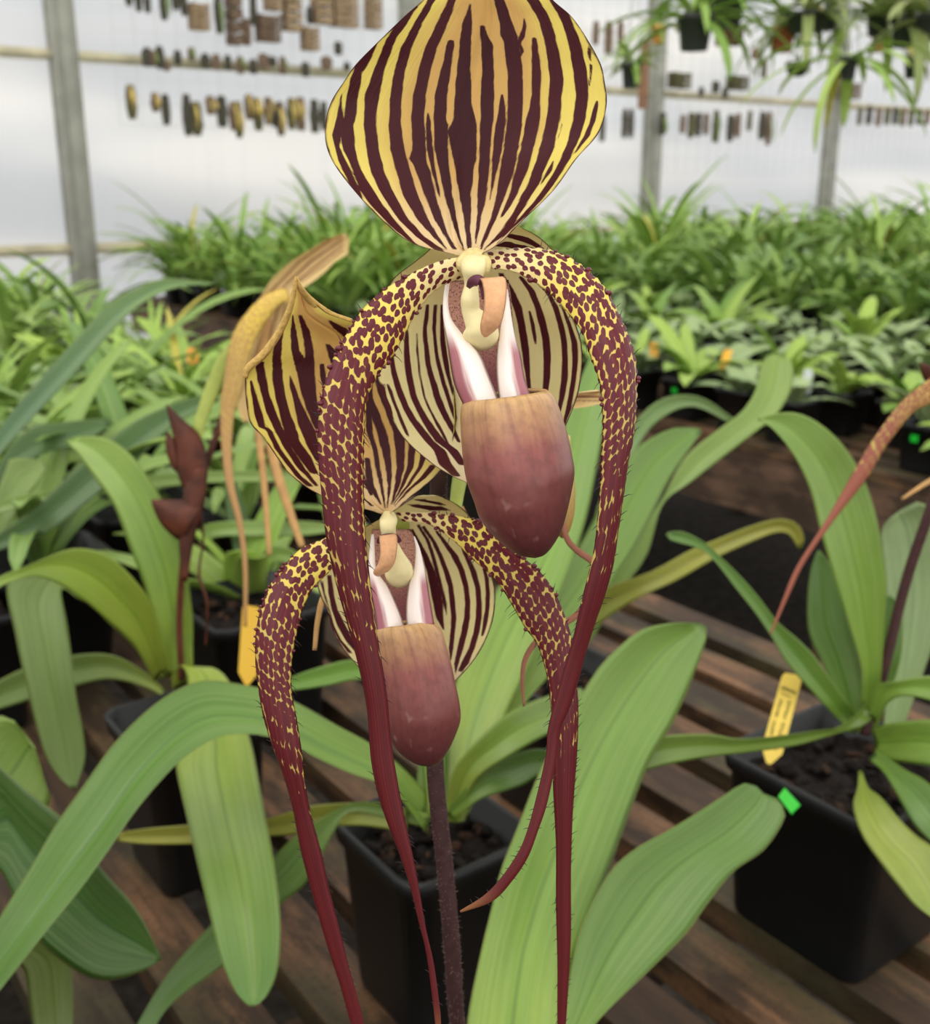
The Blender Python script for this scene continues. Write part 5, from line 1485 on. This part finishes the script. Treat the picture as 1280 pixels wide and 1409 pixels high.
def mount(px, y0, y1, wpx, mat, label, group, leafmat=None, name='cork_mount', basket=False, seed=0, lean=0.0):
    """cork slab hung on the grid, top at y0 and bottom at y1 in the photo"""
    rng = random.Random(seed)
    a, t = wall_hit(px, y0, .085); b, _ = wall_hit(px, y1, .085)
    h = max(.04, a.z - b.z); w = wpx / F * t / math.cos(AU) * .72
    r = root(name, Vector((a.x, a.y, b.z)), label, 'mounted plant' if not basket else 'basket', group, ROT_U)
    mb = MB()
    nu, nz = 4, 8
    if basket:
        for z in np.arange(0, h, h / 4.01):
            mb.box((-w/2, -.05, z), (w/2, -.038, z + h * .17)); mb.box((-w/2, .008, z), (w/2, .02, z + h * .17))
            mb.box((-w/2, -.05, z + h * .05), (-w/2 + .012, .02, z + h * .22)); mb.box((w/2 - .012, -.05, z + h * .05), (w/2, .02, z + h * .22))
        mb.box((-w/2, -.04, 0), (w/2, .01, h * .06))
        mb.build('slats', mat, r, False)
        MB().blob((0, -.015, h * .75), (w * .42, .03, h * .3), 8, 6).build('moss', CORK[3], r)
    else:
        ring = []
        G, uv = [], []
        for i in range(nz + 1):
            z = h * i / nz
            ww = w * (.5 + rng.uniform(-.06, .06)) * (1 - .35 * abs(2 * i / nz - 1) ** 3)
            sh = lean * (z / h - .5)
            G.append([Vector((sh + ww * math.cos(k), -.016 - .014 * math.sin(k) * (1 + rng.uniform(-.2, .2)), z)) for k in [2 * math.pi * q / 10 for q in range(11)]])
            uv.append([(q / 10, i / nz) for q in range(11)])
        mb.grid(G, uv)
        mb.build('slab', mat, r)
    if leafmat is not None:
        mb = MB()
        for k in range(2):
            z0 = h * rng.uniform(.75, 1.0)
            x0 = rng.uniform(-.3, .3) * w
            G, uv = [], []
            ln = h * rng.uniform(.55, .85); ww = max(.010, w * rng.uniform(.2, .34))
            for i in range(7):
                tt = i / 6
                c = Vector((x0 + (rng.random() - .5) * .004, -.038 - .02 * math.sin(tt * 2.6), z0 - ln * tt))
                q = ww * math.sin(math.pi * min(.97, max(.1, tt))) ** .6
                G.append([c + Vector((q * (s - 1) / 2, -.004 * (1 - (s - 1) ** 2), 0)) for s in (0, 1, 2)]); uv.append([(s / 2, tt) for s in (0, 1, 2)])
            mb.grid(G, uv)
        o = mb.build('leaves', leafmat, r); finish_solid(o, .001)
    MB().tube([(0, -.004, h - .01), (0, .0, h + .03), (0, .02, h + .035)], .0015, 6).build('hook', M_WIRE, r)
    return r

rw = random.Random(9)
LOWROW = ('cork strip with yellowed leaves in the lowest row left of the big flower', 'cork strips in the lowest left row')
for i, (x, y0, y1, w, dark) in enumerate(((177, 117, 164, 11, 0), (211, 128, 154, 10, 0), (225, 130, 172, 9, 1), (254, 130, 187, 10, 1), (267, 140, 187, 13, 0), (287, 132, 158, 11, 0), (302, 132, 175, 12, 1), (318, 140, 180, 10, 0), (325, 140, 190, 9, 0),
                             (340, 130, 165, 11, 0), (352, 135, 180, 10, 0), (366, 134, 172, 10, 0), (376, 142, 175, 9, 1), (383, 140, 187, 10, 0), (398, 135, 178, 11, 0), (411, 134, 180, 11, 0), (430, 137, 183, 11, 1), (443, 140, 180, 8, 1))):
    mount(x, y0, y1, w * 1.15, CORK[0] if dark else CORK[1 if i % 2 else 3], *(LOWROW if not dark else ('dark bare cork strip in the lowest row left of the big flower', 'dark cork strips in the lowest left row')), leafmat=None if dark else M_YLEAF, seed=i)
for i, (x, y0, y1, w) in enumerate(((200, 66, 92, 13), (207, 70, 92, 10), (217, 64, 95, 12), (227, 85, 98, 9), (242, 70, 90, 10), (261, 66, 84, 10), (280, 74, 94, 12), (295, 75, 95, 12), (311, 76, 96, 9), (328, 78, 102, 10), (346, 82, 102, 11), (360, 74, 95, 13), (372, 78, 92, 12), (386, 78, 103, 8), (418, 86, 106, 12), (447, 78, 97, 15), (475, 86, 98, 9))):
    mount(x, y0, y1, w, CORK[i % 2], 'small dark plant mount hung just above the horizontal rail at left', 'small mounts above the left rail', leafmat=M_GLEAF if i % 4 == 1 else None, seed=50 + i)
for i, (x, y0, y1, w) in enumerate(((174, -18, 8, 10), (187, -20, 16, 9), (199, -20, 18, 9), (221, -22, 28, 10), (238, -22, 14, 10), (249, -20, 22, 9), (297, -10, 46, 11), (345, -15, 35, 10))):
    mount(x, y0, y1, w, CORK[0], 'long charcoal plant mount near the top edge left of the big flower', 'long charcoal mounts at the top left', leafmat=M_GLEAF if i % 3 == 0 else None, seed=80 + i)
for i, (x, y0, y1, w, c) in enumerate(((271, 12, 42, 20, 2), (318, -8, 62, 15, 1), (337, 26, 63, 11, 1), (366, 28, 58, 25, 1), (373, -8, 15, 17, 2), (398, -12, 43, 19, 2), (440, -15, 33, 21, 2), (424, 10, 33, 10, 0), (471, 2, 38, 30, 2), (511, 0, 40, 16, 2), (424, 44, 70, 17, 2), (463, 58, 76, 11, 0))):
    mount(x, y0, y1, w, CORK[c], 'wooden slat basket on the wire grid in the upper row left of the big flower', 'slat baskets in the upper left row', basket=w > 14, seed=110 + i)
for i, (x, y0, y1, w) in enumerate(((818, 30, 62, 10), (836, 30, 75, 14), (852, 30, 72, 9), (827, 158, 195, 8), (858, 150, 190, 9), (867, 150, 190, 8))):
    mount(x, y0, y1, w, CORK[1 if i < 3 else 0], 'faint cork strip on the wall just right of the big flower', 'cork strips right of the big flower', seed=140 + i)
for i, (x, y0, y1, w) in enumerate(((910, 155, 186, 10), (938, 158, 184, 8), (950, 155, 190, 11), (960, 155, 188, 9), (970, 156, 186, 8), (984, 152, 196, 10), (1004, 158, 195, 12), (1014, 156, 190, 9), (1030, 153, 180, 7), (1048, 154, 192, 12), (1057, 154, 200, 8), (1182, 148, 172, 7), (1195, 146, 172, 9), (1208, 148, 174, 9), (1220, 148, 172, 9), (1231, 148, 172, 9), (1242, 148, 174, 9), (1253, 150, 174, 9), (1264, 150, 172, 9), (1275, 150, 172, 9))):
    mount(x, y0, y1, w * 1.1, CORK[(0, 1, 3)[i % 3]], 'cork strip in the row below the horizontal rail at right' if i < 11 else 'cork strip in the tight row at the right edge of the wall', 'cork strips below the right rail' if i < 11 else 'cork strips in the tight right row', leafmat=M_GLEAF if i % 5 == 0 else None, seed=160 + i)
for i, (x, y0, y1, w, c, bk) in enumerate(((933, 104, 122, 26, 3, 1), (963, 120, 133, 8, 0, 0), (983, 112, 128, 14, 0, 0), (996, 120, 135, 9, 0, 0), (1013, 108, 124, 26, 3, 1), (1050, 80, 108, 9, 3, 0), (1168, 118, 136, 28, 1, 1), (1038, 66, 82, 15, 1, 0), (1262, 70, 85, 26, 3, 1))):
    mount(x, y0, y1, w, CORK[c], ('mossy slat basket' if bk else 'small dark mount') + ' above the horizontal rail at right', 'baskets above the right rail' if bk else 'mounts above the right rail', basket=bool(bk), seed=200 + i)

# ------------------------------------------------------------------ hanging pots, upper right, on a pipe overhead
PIPE_Z = 2.55
M_HPOT = solid('hanging_pot_black', (44, 46, 46), .5)
M_TERRA = solid('terracotta', (168, 92, 62), .8, .2, 30.)
HF = foliage_mat('hanging_foliage', (112, 156, 64), (178, 202, 100))
HFb = foliage_mat('airy_foliage', (140, 156, 90), (176, 186, 120))
def hanging(px, py, d, w, h, mat, label, nl=12, ln=.3, wd=.03, lift=(-.2, 1.2), fm=None, seed=0, shape='pot'):
    c = P(px, py, d)
    r = root('hanging_planter', c, label, 'hanging planter', None)
    mb = MB()
    if shape == 'bowl': prof = [(.1, 0), (.5, .08), (.8, .35), (.95, .75), (1, 1), (.94, 1), (.85, .8)]
    elif shape == 'box': prof = [(.98, 0), (1, .02), (1, .98), (1.02, 1.0), (.92, 1), (.92, .8)]
    else: prof = [(.72, 0), (.74, .02), (.94, .82), (1.02, .83), (1.04, 1), (.96, 1), (.92, .8)]
    sg = 4 if shape == 'box' else 20
    vs, fs = [], []
    for a, z in prof:
        for j in range(sg):
            t = 2 * math.pi * (j + .5) / sg
            vs.append((w / 2 * a * math.cos(t), w / 2 * a * math.sin(t), h * z))
    for i in range(len(prof) - 1):
        for j in range(sg):
            k = (j + 1) % sg
            fs.append((i*sg+j, i*sg+k, (i+1)*sg+k, (i+1)*sg+j))
    fs.append(tuple(range(sg))[::-1]); fs.append(tuple((len(prof)-1)*sg + j for j in range(sg)))
    mb.add(vs, fs); mb.build('pot', mat, r, shape != 'box')
    if nl:
        rg = random.Random(seed); mb = MB()
        for i in range(int(nl * 1.5)):
            strap(mb, i * 2.4 + rg.uniform(-.4, .4), ln * rg.uniform(.6, 1.1), wd * rg.uniform(.7, 1.2), rg.uniform(*lift), rg.uniform(.8, 1.8), seg=8, z0=h * .85)
        o = mb.build('foliage', fm or HF, r); finish_solid(o)
    mb = MB()
    top = PIPE_Z - c.z
    for j in range(3):
        t = 2 * math.pi * j / 3
        mb.tube([(w / 2 * math.cos(t), w / 2 * math.sin(t), h), (0, 0, min(top - .05, h + .3))], .0015, 5)
    mb.tube([(0, 0, min(top - .05, h + .3)), (0, 0, top)], .002, 5)
    mb.build('hanger', M_WIRE, r)
    return r
hanging(955, 70, 3.3, .11, .10, M_HPOT, 'black hanging pot with long bright straps beside the wall post at right', 14, .36, .035, seed=1)
hanging(995, 38, 3.5, .14, .09, M_HPOT, 'wide black hanging bowl above the brown basket at upper right', 10, .3, .03, seed=2)
hanging(1003, 62, 3.7, .11, .05, solid('cedar_basket', (110, 76, 56), .8, .2, 30.), 'low brown box planter hanging below the black bowl', 5, .14, .02, seed=3, shape='box')
hanging(1076, 72, 3.4, .075, .072, M_TERRA, 'small terracotta pot hanging at upper right', 10, .22, .02, seed=4)
hanging(1109, 45, 3.3, .13, .055, M_HPOT, 'wide black hanging tray left of the right wall post', 12, .34, .03, seed=5, fm=HFb)
hanging(1136, 42, 3.35, .07, .05, M_HPOT, 'small black hanging pot touching the right wall post', 10, .3, .024, seed=6, fm=HFb)
hanging(1097, 106, 3.6, .085, .045, M_HPOT, 'little black bowl hanging low under the tray', 4, .08, .012, seed=7, shape='bowl')
hanging(1206, 50, 3.4, .07, .065, M_HPOT, 'black hanging pot above the slat basket right of the right post', 14, .36, .035, seed=8)
hanging(1208, 72, 3.9, .05, .055, M_TERRA, 'small reddish pot hanging right of the right post', 4, .1, .015, seed=9)
hanging(1243, 65, 3.3, .085, .08, M_HPOT, 'black hanging pot second from the right edge at top', 14, .34, .03, seed=10, fm=HFb)
hanging(1276, 56, 3.2, .085, .07, M_HPOT, 'black hanging pot cut by the right edge at top', 14, .34, .03, seed=11, fm=HFb)
hanging(1166, 110, 3.0, .05, .06, M_HPOT, 'dark hanging pot with long drooping straps right of the right post', 9, .34, .03, (-.5, .6), seed=12)
hanging(868, 122, 3.2, .06, .07, M_HPOT, 'leafy little hanging pot left of the middle wall post', 12, .12, .02, seed=13)
hanging(906, 60, 4.2, .06, .06, solid('orange_pot', (214, 150, 70), .7), 'orange tinted hanging pot in front of the middle wall post', 6, .14, .02, seed=14)
hanging(1255, 108, 3.6, .06, .06, M_HPOT, 'small dark pot hanging low at the right edge', 6, .16, .02, seed=15, fm=HFb)
rp = root('hanging_rail', Vector((0, 0, PIPE_Z)), 'galvanised pipe overhead that the hanging pots are hooked on', 'pipe')
for dd in (3.0, 3.3, 3.6, 3.9, 4.2):
    a = P(760, 250, dd); b = P(1400, 250, dd)
    MB().tube([(a.x, a.y, .012), (b.x, b.y, .012)], .012, 10).build('pipe', M_ALU, rp)
a = P(800, 250, 2.9); b = P(800, 250, 4.3)
for x in (800, 1360):
    a = P(x, 250, 2.9); b = P(x, 250, 4.3)
    MB().tube([(a.x, a.y, .03), (b.x, b.y, .03)], .012, 10).build('pipe', M_ALU, rp)
# a brown board fixed by the middle post
bp, t = wall_hit(884, 150, .12); tp, _ = wall_hit(884, 55, .12)
r = root('wooden_board', Vector((bp.x, bp.y, bp.z)), 'narrow brown board hung upright against the middle wall post', 'board', None, ROT_U)
MB().box((-.03, -.012, 0), (.03, .012, tp.z - bp.z)).build('plank', solid('brown_board', (132, 96, 70), .8, .2, 20.), r, False)
MB().tube([(0, .01, tp.z - bp.z - .02), (0, .05, tp.z - bp.z - .01)], .003, 6).build('hook', M_WIRE, r)

# small stakes among the seedlings and green stickers on front pots
def little_tag(px, py, d, c, label, hpx=26, wpx=11, lean=5):
    plant_tag('plant_tag', label, [(px - wpx/2 + lean, py - hpx/2, d), (px + wpx/2 + lean, py - hpx/2, d), (px + wpx/2 - lean, py + hpx/2, d), (px - wpx/2 - lean, py + hpx/2, d)], ink=False, mat=solid('tag', c, .5))
little_tag(998, 497, 2.35, (236, 176, 50), 'orange yellow stake among the seedlings at the front of the back bench', 32, 12)
little_tag(900, 482, 2.5, (226, 168, 60), 'small orange stake in the seedlings just right of the spotted petal', 22, 12, 0)
little_tag(1112, 525, 2.2, (190, 196, 196), 'white stake in a seedling pot left of the drooping spotted petal', 34, 12, 1)
little_tag(265, 490, 1.9, (232, 160, 60), 'orange stake in the leaves left of the faded side-on flower', 22, 16, 0)
# ------------------------------------------------------------------ light, sky, camera
sc = bpy.context.scene
w = bpy.data.worlds.new('overcast'); sc.world = w
w.use_nodes = True
nt = w.node_tree; nt.nodes.clear(); q = N(nt)
out = nt.nodes.new('ShaderNodeOutputWorld'); bg = nt.nodes.new('ShaderNodeBackground')
g = q.new('ShaderNodeTexCoord').outputs['Generated']
x, y, z = q.sep(g)
c = q.ramp(q.mapr(z, -.1, 1.0, 0, 1, False), [(0.0, (1.0, .98, .93, 1)), (.10, (1.5, 1.48, 1.42, 1)), (.35, (1.25, 1.24, 1.2, 1)), (1.0, (.92, .91, .88, 1))])
nt.links.new(c, bg.inputs[0]); bg.inputs[1].default_value = WORLD
nt.links.new(bg.outputs[0], out.inputs[0])
sd = bpy.data.lights.new('sun', 'SUN'); sd.energy = SUN; sd.angle = math.radians(50); sd.color = (1, .97, .9)
so = bpy.data.objects.new('sun', sd); col.objects.link(so)
so.rotation_euler = Vector((.25, .55, -1.0)).to_track_quat('-Z', 'Y').to_euler()
so.location = (0, 0, 5)
cd = bpy.data.cameras.new('camera'); co = bpy.data.objects.new('camera', cd); col.objects.link(co)
co.location = CAM; co.rotation_euler = (math.pi / 2 - PITCH, 0, 0)
cd.sensor_fit = 'VERTICAL'; cd.sensor_height = 36.0; cd.lens = F / 1409 * 36.0
cd.clip_start = .02; cd.clip_end = 60
cd.dof.use_dof = True; cd.dof.focus_distance = .262; cd.dof.aperture_fstop = cd.lens / APERTURE_MM
sc.camera = co
vs = sc.view_settings
sc.display_settings.display_device = 'sRGB'
vs.view_transform = 'Standard'; vs.look = 'None'; vs.exposure = EXPOSURE; vs.gamma = 1.0; vs.use_curve_mapping = False
